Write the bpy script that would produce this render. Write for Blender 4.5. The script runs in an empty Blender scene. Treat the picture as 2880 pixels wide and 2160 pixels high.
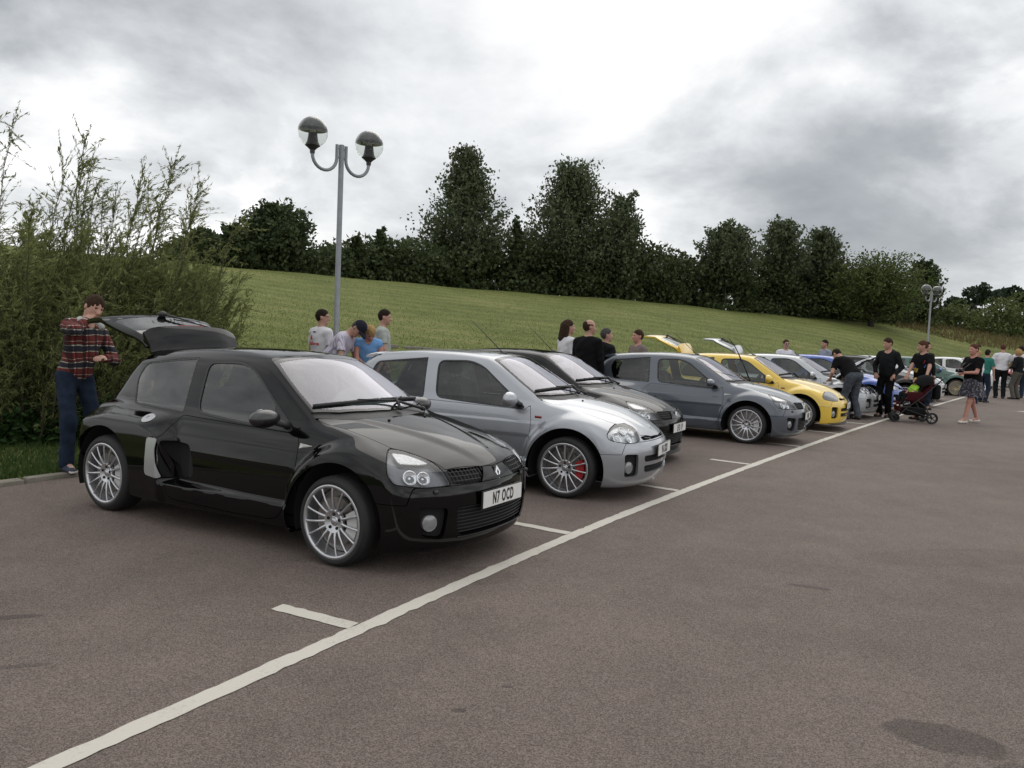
import bpy, math, random, colorsys
import numpy as np
from mathutils import Vector, Matrix, Euler

scene = bpy.context.scene
COL = scene.collection
R = math.radians

# ------------------------------------------------------------------ camera
CAM_H, CAM_PITCH, CAM_ROLL = 1.6279, 0.0641, 0.0437
cam_d = bpy.data.cameras.new('camera')
cam = bpy.data.objects.new('camera', cam_d)
COL.objects.link(cam)
scene.camera = cam
cam_d.sensor_fit = 'HORIZONTAL'
cam_d.sensor_width = 36.0
cam_d.lens = 2220.9 / 2880.0 * 36.0
cam_d.clip_start, cam_d.clip_end = 0.05, 5000
_fw = Vector((0, math.cos(CAM_PITCH), -math.sin(CAM_PITCH)))
_rt = Vector((1, 0, 0))
_up = _rt.cross(_fw)
_r2 = math.cos(CAM_ROLL) * _rt + math.sin(CAM_ROLL) * _up
_u2 = -math.sin(CAM_ROLL) * _rt + math.cos(CAM_ROLL) * _up
cam.matrix_world = Matrix(((_r2.x, _u2.x, -_fw.x, 0), (_r2.y, _u2.y, -_fw.y, 0), (_r2.z, _u2.z, -_fw.z, CAM_H), (0, 0, 0, 1)))

# ------------------------------------------------------------------ sky: Nishita daylight behind a broken overcast of cloud
SUN_AZ, SUN_EL = R(14), R(50)          # azimuth measured from +Y towards +X
world = bpy.data.worlds.new('World')
scene.world = world
world.use_nodes = True
def build_world():
    nt = world.node_tree; N = nt.nodes; L = nt.links
    N.clear()
    out = N.new('ShaderNodeOutputWorld')
    sky = N.new('ShaderNodeTexSky'); sky.sky_type = 'NISHITA'; sky.sun_disc = False
    sky.sun_elevation = SUN_EL; sky.sun_rotation = SUN_AZ
    bg = N.new('ShaderNodeBackground'); bg.inputs['Strength'].default_value = 0.10
    L.new(sky.outputs[0], bg.inputs['Color'])
    tc = N.new('ShaderNodeTexCoord')
    sep = N.new('ShaderNodeSeparateXYZ'); L.new(tc.outputs['Generated'], sep.inputs[0])
    def math_(op, a, b=None, c=None, clamp=False):
        n = N.new('ShaderNodeMath'); n.operation = op; n.use_clamp = clamp
        for i, v in enumerate((a, b, c)):
            if v is None: continue
            if isinstance(v, (int, float)): n.inputs[i].default_value = v
            else: L.new(v, n.inputs[i])
        return n.outputs[0]
    # a cloud layer overhead: the view direction meets a plane
    zz = math_('MAXIMUM', sep.outputs[2], 0.0)
    den = math_('ADD', zz, 0.42)
    cx = math_('DIVIDE', sep.outputs[0], den); cy = math_('DIVIDE', sep.outputs[1], den)
    comb = N.new('ShaderNodeCombineXYZ'); L.new(cx, comb.inputs[0]); L.new(cy, comb.inputs[1])
    def noise(scale, detail, rough, off, dist=0.0):
        m = N.new('ShaderNodeMapping'); m.inputs['Location'].default_value = off
        L.new(comb.outputs[0], m.inputs['Vector'])
        n = N.new('ShaderNodeTexNoise'); n.inputs['Scale'].default_value = scale
        n.inputs['Detail'].default_value = detail; n.inputs['Roughness'].default_value = rough
        n.inputs['Distortion'].default_value = dist
        L.new(m.outputs[0], n.inputs['Vector']); return n.outputs['Fac']
    big = noise(1.3, 3, 0.5, (SKYX, SKYY, 0.0), 0.3)
    mid = noise(2.5, 8, 0.56, (3.1, 8.2, 1.0), 0.25)
    fine = noise(9.0, 8, 0.58, (1.7, 2.2, 4.0), 0.1)
    s = math_('ADD', math_('MULTIPLY', big, 0.55), math_('ADD', math_('MULTIPLY', mid, 0.88), math_('MULTIPLY', fine, 0.16)))
    s = math_('SUBTRACT', s, 0.685)
    # banks of cloud: (direction seen from the car park, tightness, lighter + / darker -)
    nrm = N.new('ShaderNodeVectorMath'); nrm.operation = 'NORMALIZE'; L.new(tc.outputs['Generated'], nrm.inputs[0])
    for (px, py, k, amp) in CLOUD_BANKS:
        d = (_fw + (px - 1440) / 2220.9 * _r2 - (py - 1080) / 2220.9 * _u2).normalized()
        dt = N.new('ShaderNodeVectorMath'); dt.operation = 'DOT_PRODUCT'; dt.inputs[1].default_value = d; L.new(nrm.outputs[0], dt.inputs[0])
        wob = math_('MULTIPLY', math_('SUBTRACT', mid, 0.5), 0.07)
        ex = math_('EXPONENT', math_('MULTIPLY', math_('SUBTRACT', math_('ADD', dt.outputs['Value'], wob), 1.0), k))
        s = math_('ADD', s, math_('MULTIPLY', math_('MINIMUM', ex, 1.3), amp))
    ramp = N.new('ShaderNodeValToRGB'); L.new(math_('ADD', math_('MULTIPLY', s, 1.9), 0.5, clamp=True), ramp.inputs[0])
    e = ramp.color_ramp.elements
    e[0].position = 0.0; e[0].color = (0.34, 0.36, 0.39, 1)
    e[1].position = 1.0; e[1].color = (1.45, 1.46, 1.48, 1)
    for p, c in ((0.22, (0.46, 0.48, 0.505)), (0.42, (0.67, 0.69, 0.71)), (0.58, (0.87, 0.885, 0.895)), (0.76, (1.08, 1.08, 1.08))):
        k = e.new(p); k.color = (*c, 1)
    cb = N.new('ShaderNodeBackground'); cb.inputs['Strength'].default_value = 1.0
    L.new(ramp.outputs[0], cb.inputs['Color'])
    mix = N.new('ShaderNodeMixShader'); mix.inputs[0].default_value = 0.94
    L.new(bg.outputs[0], mix.inputs[1]); L.new(cb.outputs[0], mix.inputs[2])
    L.new(mix.outputs[0], out.inputs[0])
SKYX, SKYY = 0.0, 0.0
CLOUD_BANKS = [(2350, 520, 34, -.27), (2760, 660, 40, -.17), (60, 60, 30, -.15), (850, 150, 40, -.14), (1520, 170, 70, -.07), (700, 560, 70, -.10), (1350, 690, 60, -.12), (1640, 420, 34, .08), (1900, 700, 60, .08), (1300, 60, 40, .03), (2050, 60, 34, .06), (2860, 30, 40, .14), (150, 580, 60, .13), (600, 330, 80, .10), (1000, 800, 80, .08), (2850, 370, 90, .12)]
build_world()

sun_d = bpy.data.lights.new('sun', 'SUN'); sun_d.energy = 0.8; sun_d.angle = R(50); sun_d.color = (1, 0.95, 0.88)
sun = bpy.data.objects.new('sun', sun_d); COL.objects.link(sun)
_sd = Vector((math.sin(SUN_AZ) * math.cos(SUN_EL), math.cos(SUN_AZ) * math.cos(SUN_EL), math.sin(SUN_EL)))
sun.rotation_euler = _sd.to_track_quat('Z', 'Y').to_euler()
sun.location = (0, 0, 30)

vs = scene.view_settings
scene.display_settings.display_device = 'sRGB'
vs.view_transform = 'Standard'; vs.look = 'None'; vs.exposure = 0.0; vs.gamma = 1.0; vs.use_curve_mapping = False
scene.cycles.max_bounces = 8; scene.cycles.transparent_max_bounces = 12
scene.cycles.use_denoising = True
# ------------------------------------------------------------------ numeric helpers
def spl(pts, smooth=0.02, n=2400):
    """smooth 1-D curve through knots: monotone cubic, then a little gaussian blur"""
    pts = sorted(pts); x = np.array([p[0] for p in pts], float); y = np.array([p[1] for p in pts], float)
    h = np.diff(x); d = np.diff(y) / h
    m = np.zeros(len(x)); m[0], m[-1] = d[0], d[-1]
    for i in range(1, len(x) - 1):
        if d[i - 1] * d[i] > 0:
            w1, w2 = 2 * h[i] + h[i - 1], h[i] + 2 * h[i - 1]
            m[i] = (w1 + w2) / (w1 / d[i - 1] + w2 / d[i])
    pad = 5 * smooth
    X = np.linspace(x[0] - pad, x[-1] + pad, n)
    i = np.clip(np.searchsorted(x, X) - 1, 0, len(x) - 2)
    t = (X - x[i]) / h[i]; tc = np.clip(t, 0, 1)
    Y = (y[i] * (1 + 2 * tc) * (1 - tc) ** 2 + h[i] * m[i] * tc * (1 - tc) ** 2 + y[i + 1] * tc ** 2 * (3 - 2 * tc) + h[i] * m[i + 1] * tc ** 2 * (tc - 1))
    Y = Y + np.where(t < 0, m[0] * (X - x[0]), 0) + np.where(t > 1, (m[-1]) * (X - x[-1]), 0)
    if smooth > 0:
        dx = X[1] - X[0]; k = int(3 * smooth / dx) + 1
        g = np.exp(-0.5 * (np.arange(-k, k + 1) * dx / smooth) ** 2); g /= g.sum()
        Y = np.convolve(np.pad(Y, k, mode='reflect', reflect_type='odd'), g, mode='valid')
    def f(v): return np.interp(v, X, Y)
    return f
def smax(a, b, k):
    h = np.maximum(k - np.abs(a - b), 0) / k
    return np.maximum(a, b) + h * h * k * 0.25
def smin(a, b, k): return -smax(-a, -b, k)
def sstep(a, b, x):
    t = np.clip((x - a) / (b - a), 0, 1); return t * t * (3 - 2 * t)
def polysd(px, py, poly):
    """signed distance to a polygon (negative inside)"""
    P = np.asarray(poly, float); n = len(P)
    d2 = np.full(px.shape, 1e9); ins = np.zeros(px.shape, bool)
    for i in range(n):
        a, b = P[i], P[(i + 1) % n]; e = b - a
        wx, wy = px - a[0], py - a[1]
        t = np.clip((wx * e[0] + wy * e[1]) / (e @ e + 1e-12), 0, 1)
        d2 = np.minimum(d2, (wx - t * e[0]) ** 2 + (wy - t * e[1]) ** 2)
        c = (a[1] > py) != (b[1] > py)
        xi = a[0] + (py - a[1]) * e[0] / (e[1] if abs(e[1]) > 1e-12 else 1e-12)
        ins ^= c & (px < xi)
    return np.where(ins, -1, 1) * np.sqrt(d2)
def rpoly(pts, r, n=5):
    """polygon with rounded corners; r a number or one per corner"""
    P = [np.array(p, float) for p in pts]; out = []; m = len(P)
    for i in range(m):
        a, b, c = P[i - 1], P[i], P[(i + 1) % m]; rr = r[i] if hasattr(r, '__len__') else r
        u, v = a - b, c - b; lu, lv = np.linalg.norm(u), np.linalg.norm(v)
        q = min(rr, lu * 0.48, lv * 0.48)
        if q < 1e-4: out.append(tuple(b)); continue
        p0, p1 = b + u / lu * q, b + v / lv * q
        for k in range(n + 1):
            t = k / n; out.append(tuple((1 - t) ** 2 * p0 + 2 * t * (1 - t) * b + t * t * p1))
    return out
def grad(f, V, e=1e-3):
    g = np.empty_like(V)
    for k in range(3):
        d = np.zeros(3); d[k] = e
        A, B = V + d, V - d
        g[:, k] = (f(A[:, 0], A[:, 1], A[:, 2]) - f(B[:, 0], B[:, 1], B[:, 2])) / (2 * e)
    return g
def project(f, V, it=3):
    for _ in range(it):
        g = grad(f, V); v = f(V[:, 0], V[:, 1], V[:, 2])
        V = V - g * np.clip(v / np.maximum((g * g).sum(1), 1e-3), -0.03, 0.03)[:, None]
    return V
def normals_of(f, V):
    g = grad(f, V, 2e-3); return g / np.maximum(np.linalg.norm(g, axis=1), 1e-9)[:, None]
def nets(f, lo, hi, h, proj=2):
    """surface nets of f=0 over a box; returns verts and triangles"""
    lo = np.array(lo, float); n = np.maximum(np.ceil((np.array(hi) - lo) / h).astype(int) + 1, 3)
    ax = [lo[k] + h * np.arange(n[k]) for k in range(3)]
    F = np.empty(n, np.float32)
    # look at coarse blocks first; only blocks near the surface are sampled finely
    b = 4; nb = -(-n // b); bc = [lo[k] + h * (b * np.arange(nb[k]) + (b - 1) / 2) for k in range(3)]
    BX, BY, BZ = np.meshgrid(*bc, indexing='ij'); fb = f(BX.ravel(), BY.ravel(), BZ.ravel()).reshape(nb)
    F[:] = np.repeat(np.repeat(np.repeat(fb, b, 0), b, 1), b, 2)[:n[0], :n[1], :n[2]]
    near = np.argwhere(np.abs(fb) < h * b * 1.75)
    o = np.stack(np.meshgrid(*[np.arange(b)] * 3, indexing='ij'), -1).reshape(-1, 3)
    for i in range(0, len(near), 4000):
        q = (near[i:i + 4000, None] * b + o[None]).reshape(-1, 3); q = q[(q < n).all(1)]
        P = lo + q * h; F[q[:, 0], q[:, 1], q[:, 2]] = f(P[:, 0], P[:, 1], P[:, 2])
    S = F < 0
    cs = np.zeros(tuple(n - 1), np.int8)
    for dx in (0, 1):
        for dy in (0, 1):
            for dz in (0, 1):
                cs += S[dx:n[0] - 1 + dx, dy:n[1] - 1 + dy, dz:n[2] - 1 + dz]
    act = (cs > 0) & (cs < 8); idx = np.argwhere(act)
    if len(idx) == 0: return np.zeros((0, 3)), np.zeros((0, 3), int)
    vid = np.full(act.shape, -1, np.int64); vid[act] = np.arange(len(idx))
    acc = np.zeros((len(idx), 3)); cnt = np.zeros(len(idx))
    C = [(a, b, c) for a in (0, 1) for b in (0, 1) for c in (0, 1)]
    val = {c: F[idx[:, 0] + c[0], idx[:, 1] + c[1], idx[:, 2] + c[2]] for c in C}
    for c in C:
        for k in range(3):
            if c[k] == 0:
                d = list(c); d[k] = 1; d = tuple(d)
                a, b = val[c], val[d]; m = (a < 0) != (b < 0)
                t = np.where(m, a / np.where(m, a - b, 1), 0)
                p = np.array(c, float)[None] + np.eye(3)[k][None] * t[:, None]
                acc[m] += p[m]; cnt[m] += 1
    V = lo + (idx + acc / cnt[:, None]) * h
    quads = []
    for k in range(3):
        a, b = (k + 1) % 3, (k + 2) % 3
        s0 = [slice(1, n[0] - 1), slice(1, n[1] - 1), slice(1, n[2] - 1)]; s0[k] = slice(0, n[k] - 1)
        s1 = list(s0); s1[k] = slice(1, n[k])
        A, B = S[tuple(s0)], S[tuple(s1)]
        e = np.argwhere(A != B)
        if len(e) == 0: continue
        flip = A[e[:, 0], e[:, 1], e[:, 2]]
        base = e.copy(); base[:, a] += 1; base[:, b] += 1
        def cell(da, db):
            q = base.copy(); q[:, a] += da; q[:, b] += db
            return vid[q[:, 0], q[:, 1], q[:, 2]]
        q = np.stack([cell(-1, -1), cell(0, -1), cell(0, 0), cell(-1, 0)], 1)
        q[~flip] = q[~flip][:, ::-1]
        quads.append(q)
    Q = np.concatenate(quads); Q = Q[(Q >= 0).all(1)]
    if proj: V = project(f, V, proj)
    # split along the shorter diagonal
    d1 = ((V[Q[:, 0]] - V[Q[:, 2]]) ** 2).sum(1); d2 = ((V[Q[:, 1]] - V[Q[:, 3]]) ** 2).sum(1)
    m = d1 <= d2
    T = np.concatenate([Q[m][:, [0, 1, 2]], Q[m][:, [0, 2, 3]], Q[~m][:, [0, 1, 3]], Q[~m][:, [1, 2, 3]]])
    return V, T
def compact(V, F):
    u, inv = np.unique(F, return_inverse=True)
    return V[u], inv.reshape(F.shape)
def split(V, F, g, f=None):
    """cut triangles along g=0 -> (inside V,F), (outside V,F)"""
    g = np.where(np.abs(g) < 1e-5, 1e-5, g)
    s = g < 0; c = s[F].sum(1)
    ins, outs = [F[c == 3]], [F[c == 0]]
    newV = [V]; nv = len(V)
    M = F[(c == 1) | (c == 2)]; cm = c[(c == 1) | (c == 2)]
    if len(M):
        odd = np.where(cm[:, None] == 1, s[M], ~s[M]).argmax(1)
        r = np.arange(len(M)); o, a, b = M[r, odd], M[r, (odd + 1) % 3], M[r, (odd + 2) % 3]
        E = np.concatenate([np.stack([o, a], 1), np.stack([o, b], 1)]); E = np.sort(E, 1)
        u, inv = np.unique(E, axis=0, return_inverse=True); inv = inv.reshape(-1)
        t = g[u[:, 0]] / (g[u[:, 0]] - g[u[:, 1]])
        P = V[u[:, 0]] + (V[u[:, 1]] - V[u[:, 0]]) * t[:, None]
        if f is not None: P = project(f, P, 1)
        newV.append(P); pa, pb = nv + inv[:len(M)], nv + inv[len(M):]
        tri = np.stack([o, pa, pb], 1); q1 = np.stack([pa, a, b], 1); q2 = np.stack([pa, b, pb], 1)
        k = cm == 1
        ins += [tri[k], q1[~k], q2[~k]]; outs += [tri[~k], q1[k], q2[k]]
    V2 = np.concatenate(newV)
    return compact(V2, np.concatenate(ins)), compact(V2, np.concatenate(outs))
def boundary(F):
    E = np.concatenate([F[:, [0, 1]], F[:, [1, 2]], F[:, [2, 0]]])
    key = np.sort(E, 1); u, inv, cnt = np.unique(key, axis=0, return_inverse=True, return_counts=True)
    return E[cnt[inv.reshape(-1)] == 1]
def skirt(V, F, N, t):
    """fold the open edges of a panel inwards by t, so that it has a visible thickness"""
    B = boundary(F); ids = np.unique(B); mp = {int(v): len(V) + i for i, v in enumerate(ids)}
    V2 = np.concatenate([V, V[ids] - N[ids] * t])
    q = np.array([[b, a, mp[int(a)], mp[int(b)]] for a, b in B])
    F2 = np.concatenate([F, q[:, [0, 1, 2]], q[:, [0, 2, 3]]])
    return V2, F2

# ------------------------------------------------------------------ objects
def link(o, parent=None):
    COL.objects.link(o)
    if parent is not None: o.parent = parent
    return o
def mesh_np(name, V, F, smooth=True, N=None):
    V = np.asarray(V, np.float32); F = np.asarray(F, np.int32)
    me = bpy.data.meshes.new(name); k = F.shape[1]
    me.vertices.add(len(V)); me.vertices.foreach_set('co', V.ravel())
    me.loops.add(F.size); me.loops.foreach_set('vertex_index', F.ravel())
    me.polygons.add(len(F)); me.polygons.foreach_set('loop_start', np.arange(0, F.size, k, dtype=np.int32))
    me.polygons.foreach_set('use_smooth', np.full(len(F), smooth))
    me.update(calc_edges=True)
    if N is not None: me.normals_split_custom_set_from_vertices([tuple(v) for v in N])
    return me
def put(name, me, mat=None, parent=None, loc=None, rot=None):
    o = bpy.data.objects.new(name, me)
    if mat is not None:
        if len(me.materials) == 0: me.materials.append(mat)
        if me.materials[0] is not mat:
            o.material_slots[0].link = 'OBJECT'; o.material_slots[0].material = mat
    if loc is not None: o.location = loc
    if rot is not None: o.rotation_euler = rot
    return link(o, parent)
def empty(name, loc=(0, 0, 0), rz=0.0, parent=None):
    o = bpy.data.objects.new(name, None); o.empty_display_size = 0.2
    o.location = loc; o.rotation_euler = (0, 0, rz)
    return link(o, parent)
def tag(o, label=None, cat=None, group=None, kind=None):
    if label: o['label'] = label
    if cat: o['category'] = cat
    if group: o['group'] = group
    if kind: o['kind'] = kind
    return o
class Geo:
    """collects simple shapes into one mesh"""
    def __init__(s): s.V = []; s.F = []; s.n = 0; s.sm = []
    def add(s, V, F, M=None, smooth=True):
        V = [Vector(v) for v in V]
        if M is not None: V = [M @ v for v in V]
        s.V += [tuple(v) for v in V]; s.F += [[i + s.n for i in f] for f in F]; s.sm += [smooth] * len(F); s.n += len(V)
        return s
    def box(s, c, d, M=None, bev=0.0):
        x, y, z = (q / 2 for q in d)
        if bev <= 0:
            V = [(c[0] + a * x, c[1] + b * y, c[2] + e * z) for a in (-1, 1) for b in (-1, 1) for e in (-1, 1)]
            F = [[0, 1, 3, 2], [4, 6, 7, 5], [0, 4, 5, 1], [2, 3, 7, 6], [0, 2, 6, 4], [1, 5, 7, 3]]
            return s.add(V, F, M, False)
        # bevelled: rounded rectangle rings
        b = min(bev, x, y, z) * 0.999; V = []; F = []
        def ring(zz, ins):
            st = len(V); xx, yy = x - ins, y - ins; bb = max(b - ins, b * 0.3)
            for cxs, cys, a0 in ((1, 1, 0), (-1, 1, 90), (-1, -1, 180), (1, -1, 270)):
                for k in range(4):
                    a = R(a0 + 30 * k); V.append((c[0] + cxs * (xx - bb) + bb * math.cos(a), c[1] + cys * (yy - bb) + bb * math.sin(a), c[2] + zz))
            return st
        rs = [ring(-z, b), ring(-z + b * 0.3, b * 0.3), ring(-z + b, 0), ring(z - b, 0), ring(z - b * 0.3, b * 0.3), ring(z, b)]
        for a, d2 in zip(rs, rs[1:]):
            for k in range(16): F.append([a + k, a + (k + 1) % 16, d2 + (k + 1) % 16, d2 + k])
        F.append([rs[0] + k for k in range(15, -1, -1)]); F.append([rs[-1] + k for k in range(16)])
        return s.add(V, F, M, True)
    def tube(s, path, r, n=8, M=None, cap=True, flat=1.0):
        P = [Vector(p) for p in path]; rr = r if hasattr(r, '__len__') else [r] * len(P)
        V = []; F = []; up = None
        for i, p in enumerate(P):
            d = (P[min(i + 1, len(P) - 1)] - P[max(i - 1, 0)]).normalized()
            if up is None: up = Vector((0, 0, 1)) if abs(d.z) < 0.9 else Vector((1, 0, 0))
            u = d.cross(up)
            if u.length < 1e-5: u = d.orthogonal()
            u.normalize(); w = u.cross(d).normalized(); up = w
            for k in range(n):
                a = 2 * math.pi * k / n; V.append(p + u * math.cos(a) * rr[i] + w * math.sin(a) * rr[i] * flat)
        for i in range(len(P) - 1):
            for k in range(n): F.append([i * n + k, i * n + (k + 1) % n, (i + 1) * n + (k + 1) % n, (i + 1) * n + k])
        if cap: F.append(list(range(n - 1, -1, -1))); F.append([(len(P) - 1) * n + k for k in range(n)])
        return s.add(V, F, M)
    def lathe(s, prof, n=24, M=None, axis='z', close=False):
        V = []; F = []
        for (r, h) in prof:
            for k in range(n):
                a = 2 * math.pi * k / n; c, q = r * math.cos(a), r * math.sin(a)
                V.append((c, q, h) if axis == 'z' else (c, h, q) if axis == 'y' else (h, c, q))
        m = len(prof)
        for i in range(m - 1 + (1 if close else 0)):
            j = (i + 1) % m
            for k in range(n):
                f = [i * n + k, i * n + (k + 1) % n, j * n + (k + 1) % n, j * n + k]
                F.append(f if axis != 'y' else f[::-1])
        return s.add(V, F, M)
    def prism(s, poly, z0, z1, M=None, axes='xyz'):
        n = len(poly); V = [(p[0], p[1], z0) for p in poly] + [(p[0], p[1], z1) for p in poly]
        F = [list(range(n - 1, -1, -1)), list(range(n, 2 * n))] + [[k, (k + 1) % n, n + (k + 1) % n, n + k] for k in range(n)]
        if axes == 'xzy': V = [(a, c, b) for a, b, c in V]; F = [f[::-1] for f in F]
        if axes == 'yzx': V = [(c, a, b) for a, b, c in V]
        return s.add(V, F, M, False)
    def ball(s, c, r, n=12, M=None):
        rx, ry, rz = r if hasattr(r, '__len__') else (r, r, r); V = [(c[0], c[1], c[2] - rz)]; F = []; m = n // 2
        for i in range(1, m):
            a = -math.pi / 2 + math.pi * i / m
            for k in range(n):
                b = 2 * math.pi * k / n; V.append((c[0] + rx * math.cos(a) * math.cos(b), c[1] + ry * math.cos(a) * math.sin(b), c[2] + rz * math.sin(a)))
        V.append((c[0], c[1], c[2] + rz)); t = len(V) - 1
        for k in range(n):
            F.append([0, 1 + (k + 1) % n, 1 + k]); F.append([t, t - n + k, t - n + (k + 1) % n])
            for i in range(m - 2): F.append([1 + i * n + k, 1 + i * n + (k + 1) % n, 1 + (i + 1) * n + (k + 1) % n, 1 + (i + 1) * n + k])
        return s.add(V, F, M)
    def mesh(s, name):
        me = bpy.data.meshes.new(name); me.from_pydata(s.V, [], s.F)
        me.polygons.foreach_set('use_smooth', s.sm); me.update(); return me
    def smooth_mesh(s, name, ang=35):
        me = s.mesh(name)
        me.polygons.foreach_set('use_smooth', [True] * len(me.polygons))
        try: me.set_sharp_from_angle(angle=R(ang))
        except Exception: pass
        return me
    def build(s, name, mat, parent=None, loc=None, rot=None): return put(name, s.mesh(name), mat, parent, loc, rot)
    def sbuild(s, name, mat, parent=None, loc=None, rot=None): return put(name, s.smooth_mesh(name), mat, parent, loc, rot)
_TXT = {}
def text_mesh(body, size=1.0, depth=0.002, bold=0.0, sx=1.0, gap=1.0):
    """flat lettering turned into a mesh, centred"""
    k = (body, size, depth, bold, sx, gap)
    if k in _TXT: return _TXT[k]
    cu = bpy.data.curves.new('lettering', 'FONT'); cu.body = body; cu.size = size; cu.extrude = depth; cu.offset = bold; cu.space_character = gap
    cu.align_x = 'CENTER'; cu.align_y = 'CENTER'; cu.resolution_u = 3
    o = bpy.data.objects.new('lettering', cu); COL.objects.link(o)
    dg = bpy.context.evaluated_depsgraph_get(); dg.update()
    me = bpy.data.meshes.new_from_object(o.evaluated_get(dg)); bpy.data.objects.remove(o); bpy.data.curves.remove(cu)
    me.name = 'lettering'
    co = np.empty(len(me.vertices) * 3, np.float32); me.vertices.foreach_get('co', co); co = co.reshape(-1, 3)
    if len(co): co[:, 0] -= (co[:, 0].min() + co[:, 0].max()) / 2; co[:, 1] -= (co[:, 1].min() + co[:, 1].max()) / 2; co[:, 0] *= sx
    me.vertices.foreach_set('co', co.ravel()); me.update()
    _TXT[k] = me; return me
# ------------------------------------------------------------------ materials
MATS = {}
def new_mat(name):
    m = bpy.data.materials.new(name); m.use_nodes = True
    nt = m.node_tree; b = nt.nodes['Principled BSDF']
    return m, nt, b
def mat(name, col, rough=0.5, metal=0.0, spec=0.5, coat=0.0, coat_r=0.03, bump=0.0, bscale=200.0, var=0.0, vscale=6.0, trans=0.0, emit=None, sheen=0.0, alpha=1.0, subsurf=0.0):
    if name in MATS: return MATS[name]
    m, nt, b = new_mat(name)
    b.inputs['Base Color'].default_value = (*col, 1); b.inputs['Roughness'].default_value = rough
    b.inputs['Metallic'].default_value = metal; b.inputs['Specular IOR Level'].default_value = spec
    b.inputs['Coat Weight'].default_value = coat; b.inputs['Coat Roughness'].default_value = coat_r
    b.inputs['Transmission Weight'].default_value = trans; b.inputs['Sheen Weight'].default_value = sheen
    if subsurf: b.inputs['Subsurface Weight'].default_value = subsurf; b.inputs['Subsurface Radius'].default_value = (0.02, 0.008, 0.004)
    if emit: b.inputs['Emission Color'].default_value = (*emit[:3], 1); b.inputs['Emission Strength'].default_value = emit[3]
    L = nt.links
    if bump or var:
        tc = nt.nodes.new('ShaderNodeTexCoord')
    if bump:
        n = nt.nodes.new('ShaderNodeTexNoise'); n.inputs['Scale'].default_value = bscale; n.inputs['Detail'].default_value = 4
        L.new(tc.outputs['Object'], n.inputs['Vector'])
        bp = nt.nodes.new('ShaderNodeBump'); bp.inputs['Strength'].default_value = bump; bp.inputs['Distance'].default_value = 0.01
        L.new(n.outputs['Fac'], bp.inputs['Height']); L.new(bp.outputs[0], b.inputs['Normal'])
    if var:
        n = nt.nodes.new('ShaderNodeTexNoise'); n.inputs['Scale'].default_value = vscale; n.inputs['Detail'].default_value = 5; n.inputs['Roughness'].default_value = 0.6
        L.new(tc.outputs['Object'], n.inputs['Vector'])
        mr = nt.nodes.new('ShaderNodeMapRange'); mr.inputs['From Min'].default_value = 0.25; mr.inputs['From Max'].default_value = 0.75
        mr.inputs['To Min'].default_value = 1 - var; mr.inputs['To Max'].default_value = 1 + var
        L.new(n.outputs['Fac'], mr.inputs['Value'])
        mx = nt.nodes.new('ShaderNodeMix'); mx.data_type = 'RGBA'; mx.blend_type = 'MULTIPLY'; mx.inputs[0].default_value = 1.0
        mx.inputs[6].default_value = (*col, 1); L.new(mr.outputs[0], mx.inputs[7]); L.new(mx.outputs[2], b.inputs['Base Color'])
    MATS[name] = m; return m
def paint(name, col, metal=0.0, rough=0.35, dust=0.06):
    """car lacquer: pigment under a clear coat, with a thin film of road dust on it"""
    if name in MATS: return MATS[name]
    m, nt, b = new_mat(name); L = nt.links
    b.inputs['Metallic'].default_value = metal; b.inputs['Coat Weight'].default_value = 1.0
    b.inputs['Coat IOR'].default_value = 1.5; b.inputs['Roughness'].default_value = rough
    tc = nt.nodes.new('ShaderNodeTexCoord')
    n = nt.nodes.new('ShaderNodeTexNoise'); n.inputs['Scale'].default_value = 5.0; n.inputs['Detail'].default_value = 8; n.inputs['Roughness'].default_value = 0.7
    L.new(tc.outputs['Object'], n.inputs['Vector'])
    mr = nt.nodes.new('ShaderNodeMapRange'); mr.inputs['From Min'].default_value = 0.45; mr.inputs['From Max'].default_value = 0.8
    mr.inputs['To Max'].default_value = dust
    L.new(n.outputs['Fac'], mr.inputs['Value'])
    mx = nt.nodes.new('ShaderNodeMix'); mx.data_type = 'RGBA'; mx.inputs[6].default_value = (*col, 1); mx.inputs[7].default_value = (0.22, 0.2, 0.17, 1)
    L.new(mr.outputs[0], mx.inputs[0]); L.new(mx.outputs[2], b.inputs['Base Color'])
    ra = nt.nodes.new('ShaderNodeMapRange'); ra.inputs['To Min'].default_value = 0.02; ra.inputs['To Max'].default_value = 0.09
    L.new(n.outputs['Fac'], ra.inputs['Value']); L.new(ra.outputs[0], b.inputs['Coat Roughness'])
    n2 = nt.nodes.new('ShaderNodeTexNoise'); n2.inputs['Scale'].default_value = 420.0; n2.inputs['Detail'].default_value = 2
    L.new(tc.outputs['Object'], n2.inputs['Vector'])
    bp = nt.nodes.new('ShaderNodeBump'); bp.inputs['Strength'].default_value = 0.05; bp.inputs['Distance'].default_value = 0.002
    L.new(n2.outputs['Fac'], bp.inputs['Height']); L.new(bp.outputs[0], b.inputs['Normal'])
    MATS[name] = m; return m
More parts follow.
